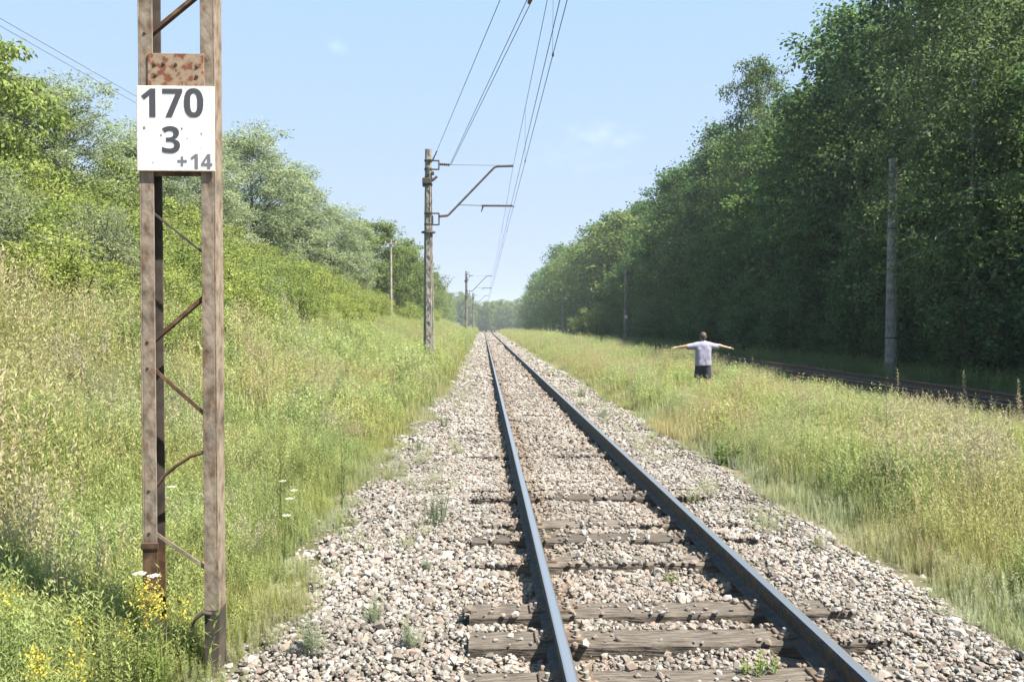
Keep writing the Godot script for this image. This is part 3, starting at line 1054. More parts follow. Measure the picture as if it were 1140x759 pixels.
func build_kilometre_mast():
	var base := Vector3(-1.750, -0.102, -4.78)
	var m := thing("lattice_mast", "rusty tan steel lattice mast beside the track carrying a white kilometre sign", "mast", base)
	var top := 6.6
	for s in [-1.0, 1.0]:
		var b := MB.new()
		var x0: float = s * 0.216
		# channel: web on the outer side, flanges pointing inwards
		b.box(Vector3(x0 - s * 0.005, (top + 0.78) * 0.5, 0), Vector3(0.010, top - 0.78, 0.13), Basis(), 0.002)
		b.box(Vector3(x0 - s * 0.0465, (top + 0.78) * 0.5, 0.0605), Vector3(0.071, top - 0.78, 0.009), Basis(), 0.002)
		var leg := part("leg", b.mesh(), M.mast_paint, m)
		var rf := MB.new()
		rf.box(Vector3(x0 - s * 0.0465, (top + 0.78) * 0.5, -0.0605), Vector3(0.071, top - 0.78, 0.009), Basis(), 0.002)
		rf.box(Vector3(x0 - s * 0.0115, (top + 0.78) * 0.5, 0), Vector3(0.003, top - 0.78, 0.112))  # thin sheet added to darken the inner face of the web
		part("shade_toned_flange", rf.mesh(), M.tar_and_shade, leg)  # inside of the channel: its shade, with rust, put into a dark colour
		var f := MB.new()
		var low := 0.42 if s > 0.0 else 0.36
		f.box(Vector3(x0 - s * 0.005, (0.78 + low) * 0.5, 0), Vector3(0.010, 0.78 - low, 0.13))
		f.box(Vector3(x0 - s * 0.0465, (0.78 + low) * 0.5, 0.0605), Vector3(0.071, 0.78 - low, 0.009))
		f.box(Vector3(x0 - s * 0.0465, (0.78 + low) * 0.5, -0.0605), Vector3(0.071, 0.78 - low, 0.009))
		part("rusted_foot", f.mesh(), M.mast_rust if s < 0.0 else M.mast_paint, leg)
		var t := MB.new()
		t.box(Vector3(x0 - s * 0.006, low * 0.5 - 0.1, 0), Vector3(0.012, low + 0.2, 0.132))
		t.box(Vector3(x0 - s * 0.0465, low * 0.5 - 0.1, 0.0605), Vector3(0.07, low + 0.2, 0.010))
		t.box(Vector3(x0 - s * 0.0465, low * 0.5 - 0.1, -0.0605), Vector3(0.07, low + 0.2, 0.010))
		part("tarred_foot", t.mesh(), M.tar_and_shade, leg)
		if s < 0.0:
			var cl := MB.new()
			cl.box(Vector3(x0 + 0.042, 0.0, 0.068), Vector3(0.100, 0.035, 0.008), Basis(), 0.002)
			var cm := cl.mesh()
			for y in [0.80, 0.47]:
				part("clamp", cm, M.mast_rust, leg, Vector3(0, y, 0))
		else:
			var hk := MB.new()
			hk.tube([Vector3(0.175, 0.40, 0.07), Vector3(0.13, 0.415, 0.085), Vector3(0.09, 0.38, 0.09), Vector3(0.07, 0.33, 0.09)], [0.012, 0.014, 0.012, 0.008], 6)
			part("strap", hk.mesh(), M.tar_and_shade, leg)
	# lacing bars, alternately rising and falling, each riveted to the front flanges; [left height, right height]
	var bars := [[6.42, 6.05], [5.50, 5.94], [3.88, 4.20], [2.43, 2.19], [1.72, 1.97], [1.52, 1.28], [0.78, 1.00], [0.76, 0.52]]
	bars = [[5.62, 6.02], [3.74, 4.00], [2.73, 2.48], [1.98, 2.25], [1.83, 1.55], [1.12, 1.345], [0.875, 0.655]]
	for k in bars.size():
		var p := Vector3(-0.157, bars[k][0], 0.050)
		var q := Vector3(0.152, bars[k][1], 0.050)
		var b := MB.new()
		var dir := (q - p)
		var ang := atan2(dir.y, dir.x)
		var basis := Basis(Vector3(0, 0, 1), ang)
		if k == 5:
			var mid := p.lerp(q, 0.5) + Vector3(-0.02, 0.03, 0)
			b.tube([p, p.lerp(mid, 0.5) + Vector3(-0.006, 0.01, 0), mid, mid.lerp(q, 0.5) + Vector3(-0.006, 0.012, 0), q], [0.011, 0.011, 0.011, 0.011, 0.011], 6)
		else:
			b.box(p.lerp(q, 0.5), Vector3(dir.length() + 0.03, 0.021 if k != 2 else 0.013, 0.006), basis, 0.001)
			if k != 2:
				b.box(p.lerp(q, 0.5) + basis * Vector3(0, -0.011, -0.0152), Vector3(dir.length() + 0.02, 0.005, 0.024), basis)
		var bar := part("lacing_bar", b.mesh(), M.tar_and_shade if k in [0, 2] else (M.mast_rust if k in [1, 3, 4, 5] else M.mast_paint), m)
		if k != 2:
			var rv := MB.new()
			rv.tube([p + Vector3(-0.02, 0, 0.0150), p + Vector3(-0.02, 0, 0.0185), p + Vector3(-0.02, 0, 0.0205)], [0.010, 0.009, 0.004], 8)
			part("rivet", rv.mesh(), M.mast_rust, bar)
	# the rusty batten plate above the sign
	var bp := MB.new()
	bp.box(Vector3(0.0, 3.53, 0.0695), Vector3(0.318, 0.188, 0.008), Basis(), 0.002)
	var batten := part("batten_plate", bp.mesh(), M.plate_rust, m)
	for q in [[-0.12, 3.56], [-0.115, 3.50], [0.12, 3.55], [0.118, 3.495], [-0.07, 3.565], [0.0, 3.56]]:
		var rv := MB.new()
		rv.tube([Vector3(q[0], q[1], 0.0735), Vector3(q[0], q[1], 0.077), Vector3(q[0], q[1], 0.079)], [0.011, 0.010, 0.005], 8)
		part("rivet", rv.mesh(), M.mast_rust, batten)
	var lb := MB.new()
	lb.box(Vector3(0.0, 2.945, 0.050), Vector3(0.33, 0.03, 0.010))
	part("batten_plate", lb.mesh(), M.mast_rust, m)
	# concrete footing beside the right leg
	var ft := MB.new()
	ft.box(Vector3(0.33, -0.075, 0.02), Vector3(0.24, 0.22, 0.26), Basis(Vector3.UP, 0.1), 0.02)
	part("footing", ft.mesh(), M.old_concrete, m)

	# the sign
	var sg := thing("kilometre_sign", "white enamel kilometre sign with black figures 170 3 +14 on the rusty mast", "sign", base + Vector3(0.0, 2.95, 0.074))
	var pl := MB.new()
	pl.box(Vector3(0, 0.2445, 0.006), Vector3(0.438, 0.483, 0.010), Basis(), 0.003)
	part("panel", pl.mesh(), sign_paint(), sg)
	var ppm := 0.438 / 86.0
	for q in [["170", 191.8, 114.5, 0.159, 700, "digits", 1.0], ["3", 190.0, 155.5, 0.148, 700, "digits", 1.0], ["+", 202.0, 178.8, 0.080, 700, "faded", 1.0], ["14", 223.0, 178.8, 0.082, 600, "faded", 0.96]]:
		var o := MeshInstance3D.new()
		o.name = "figures"
		o.mesh = figures(q[0], q[3], q[4])
		o.material_override = M[q[5]]
		sg.add_child(o, true)
		o.position = Vector3((q[1] - 195.0) * ppm, 0.2445 - (q[2] - 142.2) * ppm, 0.0120)
	for q in [[160.5, 141.5, 0.009], [179.0, 149.5, 0.006], [202.0, 142.0, 0.006], [223.5, 147.5, 0.005], [208.0, 153.0, 0.004], [223.0, 164.0, 0.003], [170.0, 180.0, 0.004]]:
		var ch := MB.new()
		var p := Vector3((q[0] - 195.0) * ppm, 0.2445 - (q[1] - 142.2) * ppm, 0.0105)
		ch.tube([p, p + Vector3(0, 0, 0.0022)], [q[2], q[2] * 0.7], 7)
		part("chip", ch.mesh(), M.chip, sg)


# old white paint on the panel: patches of a later coat, dirt along the edges, rust runs below the bolts
func sign_paint() -> StandardMaterial3D:
	var n := fbm(0.012, 5, 66)
	var fine := fbm(0.09, 3, 67)
	var im := Image.create(512, 512, false, Image.FORMAT_RGB8)
	var runs := [[-0.175, 0.252, 0.07], [-0.081, 0.208, 0.05], [0.036, 0.246, 0.06], [0.145, 0.218, 0.045], [0.19, 0.47, 0.06], [-0.19, 0.47, 0.05]]
	for y in 512:
		for x in 512:
			var px := x / 1024.0 - 0.25
			var py := 0.5 - y / 1024.0
			var a := n.get_noise_2d(x, y)
			var c := Vector3(0.62, 0.625, 0.64) * (1.0 + 0.06 * a + 0.03 * fine.get_noise_2d(x, y))
			if n.get_noise_2d(x * 1.7 + 900.0, y * 1.7) > 0.12:
				c *= 1.08
			var edge := minf(minf(px + 0.219, 0.219 - px), minf(py - 0.003, 0.486 - py))
			var dirt := clampf(1.0 - edge / 0.03 + fine.get_noise_2d(x * 0.5, y * 0.5) * 1.2, 0.0, 1.0) * 0.30
			for q in runs:
				var below: float = q[1] - py
				if below > -0.008 and below < q[2]:
					var wide := 0.007 + 0.003 * fine.get_noise_2d(q[0] * 900.0, y * 0.7)
					dirt = maxf(dirt, clampf(1.0 - absf(px - q[0]) / wide, 0.0, 1.0) * (1.0 - below / q[2]) * 0.55)
			c = c.lerp(Vector3(0.30, 0.20, 0.13), dirt)
			im.set_pixel(x, y, lin(c.x, c.y, c.z))
	var m := tri_mat(ImageTexture.create_from_image(im), 2.0, 0.5, null, 1.0, false)
	m.uv1_offset = Vector3(0.5, 0.0, 0.0)
	return m


func figures(text: String, tall: float, weight: int) -> Mesh:
	var f := SystemFont.new()
	f.font_names = PackedStringArray(["Droid Sans"])
	f.font_weight = weight
	var t := TextMesh.new()
	t.font = f
	t.text = text
	t.font_size = 64
	t.pixel_size = tall / (64.0 * 0.714)
	t.depth = 0.002
	t.curve_step = 1.0
	return t


# ---------------------------------------------------------------- overhead line

func build_mast(called: String, label: String, at: Vector3, turn := 0.0, group := "") -> Node3D:
	var m := thing(called, label, "mast", at, turn, group)
	var b := MB.new()
	var prev := []
	for q in [[-0.3, 0.21], [0.0, 0.205], [2.7, 0.182], [5.40, 0.158], [8.62, 0.118]]:
		var ring := []
		for k in [[1.0, -0.45], [1.0, 0.45], [0.45, 1.0], [-0.45, 1.0], [-1.0, 0.45], [-1.0, -0.45], [-0.45, -1.0], [0.45, -1.0]]:
			ring.append(Vector3(k[0] * q[1], q[0], k[1] * q[1]))
		if prev:
			for k in 8:
				var e := (k + 1) % 8
				var nn: Vector3 = (ring[k] + ring[e]) * Vector3(1, 0, 1)
				b.quad(prev[k], prev[e], ring[e], ring[k], nn.normalized())
		prev = ring
	for k in range(1, 7):
		b.flat(prev[0], prev[k], prev[k + 1], Vector3.UP)
	part("pole", b.mesh(), M.concrete, m)
	b = MB.new()
	b.tube([Vector3(0, 5.44, 0), Vector3(0, 5.50, 0)], [0.27, 0.27], 18)
	part("ring", b.mesh(), M.galvan, m)
	for y in [8.19, 7.86, 7.52, 7.28, 6.19, 5.76]:
		b = MB.new()
		b.tube([Vector3(0, y - 0.035, 0), Vector3(0, y + 0.035, 0)], [0.19 - y * 0.004, 0.19 - y * 0.004], 14)
		part("band", b.mesh(), M.iron, m)
	b = MB.new()
	b.box(Vector3(-0.05, 7.4, 0.12), Vector3(0.34, 0.24, 0.16), Basis(), 0.03)
	part("clamp_block", b.mesh(), M.iron, m)
	for q in [[8.19, 7.86], [6.19, 5.76]]:
		b = MB.new()
		b.box(Vector3(0.26, q[0], 0), Vector3(0.32, 0.05, 0.05))
		b.box(Vector3(0.26, q[1], 0), Vector3(0.32, 0.05, 0.05))
		b.box(Vector3(0.40, (q[0] + q[1]) * 0.5, 0), Vector3(0.05, q[0] - q[1] - 0.05, 0.05))
		part("bracket", b.mesh(), M.iron, m)
	for q in [[0.0, 7.72, 0.17, 0.10, 0.20, 0.10], [-0.17, 7.36, 0.0, 0.10, 0.30, 0.22], [0.17, 7.70, 0.05, 0.10, 0.12, 0.16], [0.16, 5.95, 0.06, 0.06, 0.30, 0.12], [0.0, 6.19, 0.17, 0.30, 0.07, 0.05], [0.0, 8.19, 0.15, 0.26, 0.07, 0.05]]:
		b = MB.new()
		b.box(Vector3(q[0], q[1], q[2]), Vector3(q[3], q[4], q[5]), Basis(), 0.01)
		part("fitting", b.mesh(), M.iron, m)
	b = MB.new()
	b.tube([Vector3(0.12, 7.30, 0.17), Vector3(0.15, 3.4, 0.20), Vector3(0.19, 0.0, 0.22)], [0.012, 0.012, 0.012], 5)
	part("earth_wire", b.mesh(), M.iron, m)
	b = MB.new()
	b.tube([Vector3(0.16, 8.2, 0), Vector3(0.34, 8.58, 0)], [0.03, 0.02], 6)
	part("spike", b.mesh(), M.iron, m)
	for q in [[Vector3(0.43, 8.06, 0), Vector3(0.82, 8.04, 0)], [Vector3(0.14, 7.40, 0.1), Vector3(0.34, 7.58, 0.1)], [Vector3(0.42, 6.08, 0), Vector3(0.74, 6.11, 0)]]:
		b = MB.new()
		var pts := []
		var rad := []
		for k in 11:
			pts.append(q[0].lerp(q[1], k / 10.0))
			rad.append(0.062 if k % 2 == 1 else 0.032)
		b.tube(pts, rad, 10)
		part("insulator", b.mesh(), M.porcelain, m)
	b = MB.new()
	b.tube([Vector3(0.74, 6.11, 0), Vector3(2.50, 7.94, 0), Vector3(2.62, 8.0, 0), Vector3(3.24, 8.02, 0)], [0.042, 0.042, 0.05, 0.05], 10)
	part("cantilever", b.mesh(), M.galvan, m)
	b = MB.new()
	b.tube([Vector3(0.82, 8.04, 0), Vector3(2.55, 8.03, 0)], [0.010, 0.010], 6)
	part("tie_rod", b.mesh(), M.wire, m)
	b = MB.new()
	b.tube([Vector3(1.13, 6.52, 0), Vector3(2.05, 6.50, 0)], [0.016, 0.016], 6)
	b.tube([Vector3(2.03, 6.50, 0), Vector3(3.20, 6.50, 0)], [0.045, 0.045], 8)
	b.tube([Vector3(2.08, 6.47, 0), Vector3(2.02, 6.26, 0)], [0.035, 0.02], 6)
	b.tube([Vector3(3.20, 6.50, 0), Vector3(3.28, 6.44, 0)], [0.03, 0.02], 6)
	part("registration_arm", b.mesh(), M.galvan, m)
	return m


func wire_between(pts: Array, r: float) -> ArrayMesh:
	var b := MB.new()
	var rad := []
	for p in pts:
		rad.append(r)
	b.tube(pts, rad, 5)
	return b.mesh()


func build_catenary():
	build_mast("catenary_mast", "near concrete catenary mast with dark steel bracket arm left of the track", Vector3(-2.07, dip(31.0), -31.0))
	build_mast("catenary_mast", "far slim catenary mast with bracket arm further along the track", Vector3(-2.07, dip(102.0), -102.0))
	build_mast("catenary_mast", "farthest hazy catenary mast near the vanishing point", Vector3(-2.07, dip(172.0), -172.0))
	var line := thing("overhead_line", "overhead contact line of thin dark wires above the track", "overhead wires")
	var stops := [48.0, -31.0, -102.0, -172.0, -240.0]
	for w in [["messenger_wire", 1.17, 8.03, 0.30, 0.007], ["contact_wire", 1.16, 6.42, 0.0, 0.007], ["contact_wire", 1.06, 6.42, 0.0, 0.007]]:
		var pts := []
		for s in stops.size() - 1:
			for k in 16:
				var t := k / 16.0
				var z: float = lerpf(stops[s], stops[s + 1], t)
				pts.append(Vector3(w[1], w[2] - w[3] * 4.0 * t * (1.0 - t) + dip(-z), z))
		part(w[0], wire_between(pts, w[4]), M.wire, line)
	for s in 3:
		for k in range(1, 9):
			var t := k / 9.0
			var z: float = lerpf(stops[s], stops[s + 1], t)
			var y0: float = 8.03 - 0.30 * 4.0 * t * (1.0 - t) + dip(-z)
			part("dropper", wire_between([Vector3(1.17, y0, z), Vector3(1.16, 6.42 + dip(-z), z)], 0.004), M.wire, line)
			var cl := MB.new()
			cl.box(Vector3(1.165, 6.435 + dip(-z), z), Vector3(0.03, 0.05, 0.08), Basis(), 0.006)
			part("clip", cl.mesh(), M.iron, line)
	var a := part("anchor_wire", wire_between([Vector3(-1.72, 8.62, -31.0), Vector3(3.8, 8.60, 7.0), Vector3(9.3, 8.66, 45.0)], 0.0085), M.wire, self)
	tag(a, "single thin wire running from the near mast's top overhead to the right", "wire")
	var fw := thing("feeder_wire", "pair of close parallel wires with an insulator running from the near mast overhead", "wire")
	for o in [0.0, 0.11]:
		part("wire", wire_between([Vector3(-1.25 + o * 0.4, 8.04, -31.0), Vector3(-0.2 + o * 0.7, 8.40, -24.3), Vector3(0.95 + o, 8.79, -17.0), Vector3(3.3 + o, 9.35, -2.0), Vector3(10.7 + o, 10.0, 45.0)], 0.009), M.wire, fw)
	var ib := MB.new()
	var p := Vector3(0.98, 8.79, -17.3)
	var q := Vector3(1.16, 8.87, -15.9)
	var pts := []
	var rad := []
	for k in 15:
		pts.append(p.lerp(q, k / 14.0))
		rad.append(0.045 if k % 2 == 1 else 0.028)
	ib.tube(pts, rad, 8)
	part("insulator", ib.mesh(), M.porcelain, fw)


func build_right_masts():
	var spots := [[13.9, 27.0, 7.6, "near grey concrete mast in the shade at the edge of the right wood"], [14.4, 81.0, 7.4, "thin shaded mast against the right wood beyond the person"], [13.8, 139.0, 7.2, "slim pale distant mast at the foot of the right wood"]]
	for i in spots.size():
		var q: Array = spots[i]
		var m := thing("concrete_mast", q[3], "mast", Vector3(q[0], hgt(q[0], q[1]) - 0.2, -q[1]))
		var b := MB.new()
		b.tube([Vector3(0, 0, 0), Vector3(0, q[2] * 0.5, 0), Vector3(0, q[2], 0)], [0.215, 0.17, 0.125], 16)
		part("pole", b.mesh(), M.concrete, m)
		b = MB.new()
		for y in [1.5, 5.2, q[2] - 0.5]:
			var r := lerpf(0.225, 0.135, y / q[2])
			b.tube([Vector3(0, y, 0), Vector3(0, y + 0.05, 0)], [r, r], 14)
		part("band", b.mesh(), M.iron, m)
		if i > 0:
			b = MB.new()
			b.tube([Vector3(0.1, 6.6, 0), Vector3(2.6, 6.7, 0)] if i == 2 else [Vector3(-0.1, 6.3, 0), Vector3(-2.4, 7.7, 0)], [0.04, 0.03], 6)
			part("arm", b.mesh(), M.galvan, m)
		if i == 1:
			b = MB.new()
			b.box(Vector3(0, 2.6, 0.2), Vector3(0.32, 0.32, 0.01), Basis(), 0.002)
			part("number_plate", b.mesh(), M.enamel, m)


func build_telegraph():
	var p := Vector3(-8.02, hgt(-8.02, 71.0) - 0.3, -71.0)
	var m := thing("telegraph_pole", "thin pale wooden telegraph pole standing on the left bank", "utility pole", p)
	var b := MB.new()
	b.tube([Vector3(0, 0, 0), Vector3(0, 9.3 - p.y, 0)], [0.13, 0.10], 10)
	part("pole", b.mesh(), M.pole_wood, m)
	b = MB.new()
	b.box(Vector3(0, 8.95 - p.y, 0.12), Vector3(1.1, 0.09, 0.07), Basis(), 0.008)
	part("crossarm", b.mesh(), M.pole_wood, m)
	for s in [-0.45, 0.45]:
		b = MB.new()
		b.tube([Vector3(s, 8.99 - p.y, 0.12), Vector3(s, 9.06 - p.y, 0.12), Vector3(s, 9.08 - p.y, 0.12), Vector3(s, 9.16 - p.y, 0.12)], [0.012, 0.012, 0.04, 0.03], 8)
		part("insulator", b.mesh(), M.enamel, m)
	for s in [[-0.45, "upper thin telegraph wire crossing the sky at top left"], [0.45, "lower thin telegraph wire crossing the sky at top left"]]:
		var a := Vector3(p.x + s[0], 9.1, -70.88)
		var e := Vector3(-15.9 + s[0] * 0.6, 10.4 - s[0] * 0.5, 30.0)
		var pts := []
		for k in 25:
			var t := k / 24.0
			pts.append(a.lerp(e, t) - Vector3(0, 1.2 * t * (1.0 - t), 0))
		var w := part("telegraph_wire", wire_between(pts, 0.0075), M.wire, self)
		tag(w, s[1], "wire", "telegraph wires")


# ---------------------------------------------------------------- the person

# bones: [a, b, radius at a, radius at b]; joined with a smooth minimum and meshed as surface nets
func body_mesh(bones: Array, k: float, cell: float, cut_low := -1e9, cut_high := 1e9) -> ArrayMesh:
	var lo := Vector3(1e9, 1e9, 1e9)
	var hi := -lo
	for b in bones:
		var r: float = maxf(b[2], b[3]) + cell * 2.5 + k
		for q in [b[0], b[1]]:
			lo = lo.min(q - Vector3.ONE * r)
			hi = hi.max(q + Vector3.ONE * r)
	var nx := int((hi.x - lo.x) / cell) + 2
	var ny := int((hi.y - lo.y) / cell) + 2
	var nz := int((hi.z - lo.z) / cell) + 2
	var f := PackedFloat32Array()
	f.resize(nx * ny * nz)
	f.fill(1.0)
	for b in bones:
		var a: Vector3 = b[0]
		var e: Vector3 = b[1]
		var r: float = maxf(b[2], b[3]) + cell * 2.0 + k
		var l := (a.min(e) - Vector3.ONE * r - lo) / cell
		var h := (a.max(e) + Vector3.ONE * r - lo) / cell
		var ab := e - a
		var len2 := maxf(ab.length_squared(), 1e-9)
		for z in range(maxi(0, int(l.z)), mini(nz, int(h.z) + 1)):
			for y in range(maxi(0, int(l.y)), mini(ny, int(h.y) + 1)):
				for x in range(maxi(0, int(l.x)), mini(nx, int(h.x) + 1)):
					var p := lo + Vector3(x, y, z) * cell
					var t := clampf((p - a).dot(ab) / len2, 0.0, 1.0)
					var sq: Vector3 = p - (a + ab * t)
					if b.size() > 4:
						sq.z *= b[4]
					var dist: float = sq.length() - lerpf(b[2], b[3], t)
					var i := (z * ny + y) * nx + x
					var old := f[i]
					var hh := clampf(0.5 + 0.5 * (old - dist) / k, 0.0, 1.0)
					f[i] = lerpf(old, dist, hh) - k * hh * (1.0 - hh)
	if cut_low > -1e8 or cut_high < 1e8:
		for z in nz:
			for y in ny:
				var yy := lo.y + y * cell
				var c := maxf(cut_low - yy, yy - cut_high)
				for x in nx:
					var i := (z * ny + y) * nx + x
					f[i] = maxf(f[i], c)
	var id := PackedInt32Array()
	id.resize(f.size())
	id.fill(-1)
	var v := PackedVector3Array()
	var ix := PackedInt32Array()
	var off := [0, 1, nx, nx + 1, nx * ny, nx * ny + 1, nx * ny + nx, nx * ny + nx + 1]
	for z in nz - 1:
		for y in ny - 1:
			for x in nx - 1:
				var i := (z * ny + y) * nx + x
				var inside := 0
				for o in off:
					if f[i + o] < 0.0:
						inside += 1
				if inside == 0 or inside == 8:
					continue
				var sum := Vector3.ZERO
				var n := 0
				for e in [[0, 1], [2, 3], [4, 5], [6, 7], [0, 2], [1, 3], [4, 6], [5, 7], [0, 4], [1, 5], [2, 6], [3, 7]]:
					var fa := f[i + off[e[0]]]
					var fb := f[i + off[e[1]]]
					if (fa < 0.0) != (fb < 0.0):
						var t := fa / (fa - fb)
						var pa := Vector3(e[0] & 1, (e[0] >> 1) & 1, e[0] >> 2)
						var pb := Vector3(e[1] & 1, (e[1] >> 1) & 1, e[1] >> 2)
						sum += pa.lerp(pb, t)
						n += 1
				id[i] = v.size()
				v.append(lo + (Vector3(x, y, z) + sum / n) * cell)
	var step := [1, nx, nx * ny]
	for z in range(1, nz - 1):
		for y in range(1, ny - 1):
			for x in range(1, nx - 1):
				var i := (z * ny + y) * nx + x
				for a in 3:
					var j: int = i + step[a]
					if (f[i] < 0.0) == (f[j] < 0.0):
						continue
					var u: int = step[(a + 1) % 3]
					var w: int = step[(a + 2) % 3]
					var q := [id[i], id[i - u], id[i - u - w], id[i - w]]
					if q.min() < 0:
						continue
					if f[i] < 0.0:
						q.reverse()
					ix.append(q[0]); ix.append(q[1]); ix.append(q[2])
					ix.append(q[0]); ix.append(q[2]); ix.append(q[3])
	return smooth_mesh(v, ix)


func build_person():
	var x := 5.78
	var d := 21.0
	var o := thing("person", "person in pale lilac T-shirt and dark shorts walking away through grass, arms spread wide", "person", Vector3(x, hgt(x, d), -d), 0.0)
	var skin := mat(lin(0.36, 0.235, 0.17), 0.55)
	skin.subsurf_scatter_enabled = true
	skin.subsurf_scatter_strength = 0.1
	var V := func(a, b, c): return Vector3(a, b, c)
	var bones := []
	# the body faces away (-z); legs mid-stride, arms held out and slightly down
	bones.append([V.call(0, 0.92, 0), V.call(0, 1.12, 0.005), 0.135, 0.125, 1.35])
	bones.append([V.call(0, 1.12, 0.005), V.call(0, 1.30, 0), 0.13, 0.14, 1.35])
	bones.append([V.call(-0.15, 1.325, 0), V.call(0.15, 1.325, 0), 0.06, 0.06])
	bones.append([V.call(0, 1.33, 0), V.call(0.005, 1.44, -0.02), 0.062, 0.052])
	for s in [-1.0, 1.0]:
		bones.append([V.call(s * 0.17, 1.33, 0), V.call(s * 0.43, 1.30 if s < 0.0 else 1.315, 0.02), 0.052, 0.040])
		bones.append([V.call(s * 0.43, 1.30 if s < 0.0 else 1.315, 0.02), V.call(s * 0.67, 1.272 if s < 0.0 else 1.262, -0.04), 0.039, 0.026])
		var fore := -0.07 if s < 0.0 else 0.06
		bones.append([V.call(s * 0.085, 0.90, 0), V.call(s * 0.10, 0.50, -0.03 + fore), 0.085, 0.056])
		bones.append([V.call(s * 0.10, 0.50, -0.03 + fore), V.call(s * 0.105, 0.26, 0.03 + fore), 0.054, 0.052])
		bones.append([V.call(s * 0.105, 0.26, 0.03 + fore), V.call(s * 0.11, 0.07, 0.04 + fore), 0.05, 0.036])
	var body := part("body", body_mesh(bones, 0.03, 0.015), skin, o)
	# head with nose and ears, turned away
	var hb := [[V.call(0.005, 1.545, -0.03), V.call(0.005, 1.575, -0.015), 0.075, 0.082], [V.call(0.005, 1.48, -0.055), V.call(0.005, 1.53, -0.045), 0.045, 0.06], [V.call(0.005, 1.42, -0.02), V.call(0.005, 1.5, -0.02), 0.05, 0.052], [V.call(0.005, 1.545, -0.105), V.call(0.005, 1.515, -0.128), 0.009, 0.014]]
	for s in [-1.0, 1.0]:
		hb.append([V.call(0.005 + s * 0.080, 1.545, -0.01), V.call(0.005 + s * 0.084, 1.52, -0.014), 0.014, 0.009])
	part("head", body_mesh(hb, 0.012, 0.007), skin, body)
	var hair := mat(lin(0.05, 0.036, 0.027), 0.7)
	part("hair", body_mesh([[V.call(0.005, 1.555, -0.005), V.call(0.005, 1.59, -0.012), 0.083, 0.086], [V.call(0.005, 1.50, 0.03), V.call(0.005, 1.56, 0.02), 0.05, 0.07]], 0.02, 0.008), hair, body)
	for s in [-1.0, 1.0]:
		part("eye", body_mesh([[V.call(0.005 + s * 0.032, 1.552, -0.098), V.call(0.005 + s * 0.032, 1.552, -0.099), 0.011, 0.011]], 0.004, 0.004), mat(lin(0.6, 0.6, 0.6), 0.3), body)
		# hands: palm, four fingers of unequal length and a thumb on the forward side
		var y0 := 1.268 if s < 0.0 else 1.258
		var h := [[V.call(s * 0.66, y0, -0.04), V.call(s * 0.735, y0 - 0.008, -0.055), 0.024, 0.030], [V.call(s * 0.70, y0 - 0.004, -0.03), V.call(s * 0.745, y0 - 0.01, -0.028), 0.018, 0.016]]
		var finger := [[-0.085, 0.066], [-0.064, 0.080], [-0.043, 0.074], [-0.023, 0.056]]
		for g in finger:
			var r0: Vector3 = V.call(s * 0.745, y0 - 0.008, g[0])
			var r1: Vector3 = r0 + V.call(s * g[1] * 0.55, -0.008, (g[0] + 0.055) * 0.25)
			var r2: Vector3 = r1 + V.call(s * g[1] * 0.5, -0.018, (g[0] + 0.055) * 0.1)
			h.append([r0, r1, 0.0095, 0.0088])
			h.append([r1, r2, 0.0088, 0.0075])
		h.append([V.call(s * 0.685, y0 - 0.004, -0.062), V.call(s * 0.715, y0 - 0.01, -0.095), 0.013, 0.0105])
		h.append([V.call(s * 0.715, y0 - 0.01, -0.095), V.call(s * 0.742, y0 - 0.014, -0.108), 0.0105, 0.0085])
		part("hand", body_mesh(h, 0.006, 0.0045), skin, body)
		var fore := -0.07 if s < 0.0 else 0.06
		var shoe := [[V.call(s * 0.11, 0.05, 0.07 + fore), V.call(s * 0.115, 0.045, -0.10 + fore), 0.048, 0.042], [V.call(s * 0.11, 0.10, 0.05 + fore), V.call(s * 0.11, 0.06, 0.0 + fore), 0.046, 0.046]]
		part("shoe", body_mesh(shoe, 0.02, 0.01, 0.005), mat(lin(0.62, 0.61, 0.58), 0.7), body)
	# loose T-shirt with short sleeves, then shorts
	var sb := [[V.call(0, 0.82, 0), V.call(0, 1.05, 0.005), 0.195, 0.175, 1.4], [V.call(0, 1.05, 0.005), V.call(0, 1.28, 0), 0.175, 0.172, 1.4], [V.call(-0.17, 1.322, 0), V.call(0.17, 1.322, 0), 0.078, 0.078], [V.call(-0.06, 1.355, 0), V.call(0.06, 1.355, 0), 0.062, 0.062]]
	for s in [-1.0, 1.0]:
		sb.append([V.call(s * 0.15, 1.31, 0), V.call(s * 0.37, 1.285, -0.015), 0.092, 0.082])
		sb.append([V.call(s * 0.10, 0.82, 0.02), V.call(s * 0.11, 1.2, 0.04), 0.11, 0.09])
	var cloth := tri_mat(ramp_tex(64, fbm(0.05, 3, 91), [[0.0, lin(0.20, 0.20, 0.29)], [1.0, lin(0.25, 0.245, 0.345)]]), 4.0, 0.9)
	cloth.normal_enabled = true
	cloth.normal_texture = bump_tex(128, fbm(0.014, 2, 93), 4.0)
	cloth.normal_scale = 0.8
	cloth.uv1_scale = Vector3(3.0, 1.4, 3.0)
	part("shirt", body_mesh(sb, 0.05, 0.014, 0.79), cloth, body)
	var tb := [[V.call(0, 0.80, 0), V.call(0, 0.86, 0), 0.165, 0.165, 1.3]]
	for s in [-1.0, 1.0]:
		var fore := -0.07 if s < 0.0 else 0.06
		tb.append([V.call(s * 0.09, 0.80, 0), V.call(s * 0.112, 0.44, -0.02 + fore * 0.7), 0.115, 0.105])
	part("shorts", body_mesh(tb, 0.03, 0.014, 0.46, 0.9), mat(lin(0.018, 0.022, 0.045), 0.85), body)


# ---------------------------------------------------------------- grass and weeds

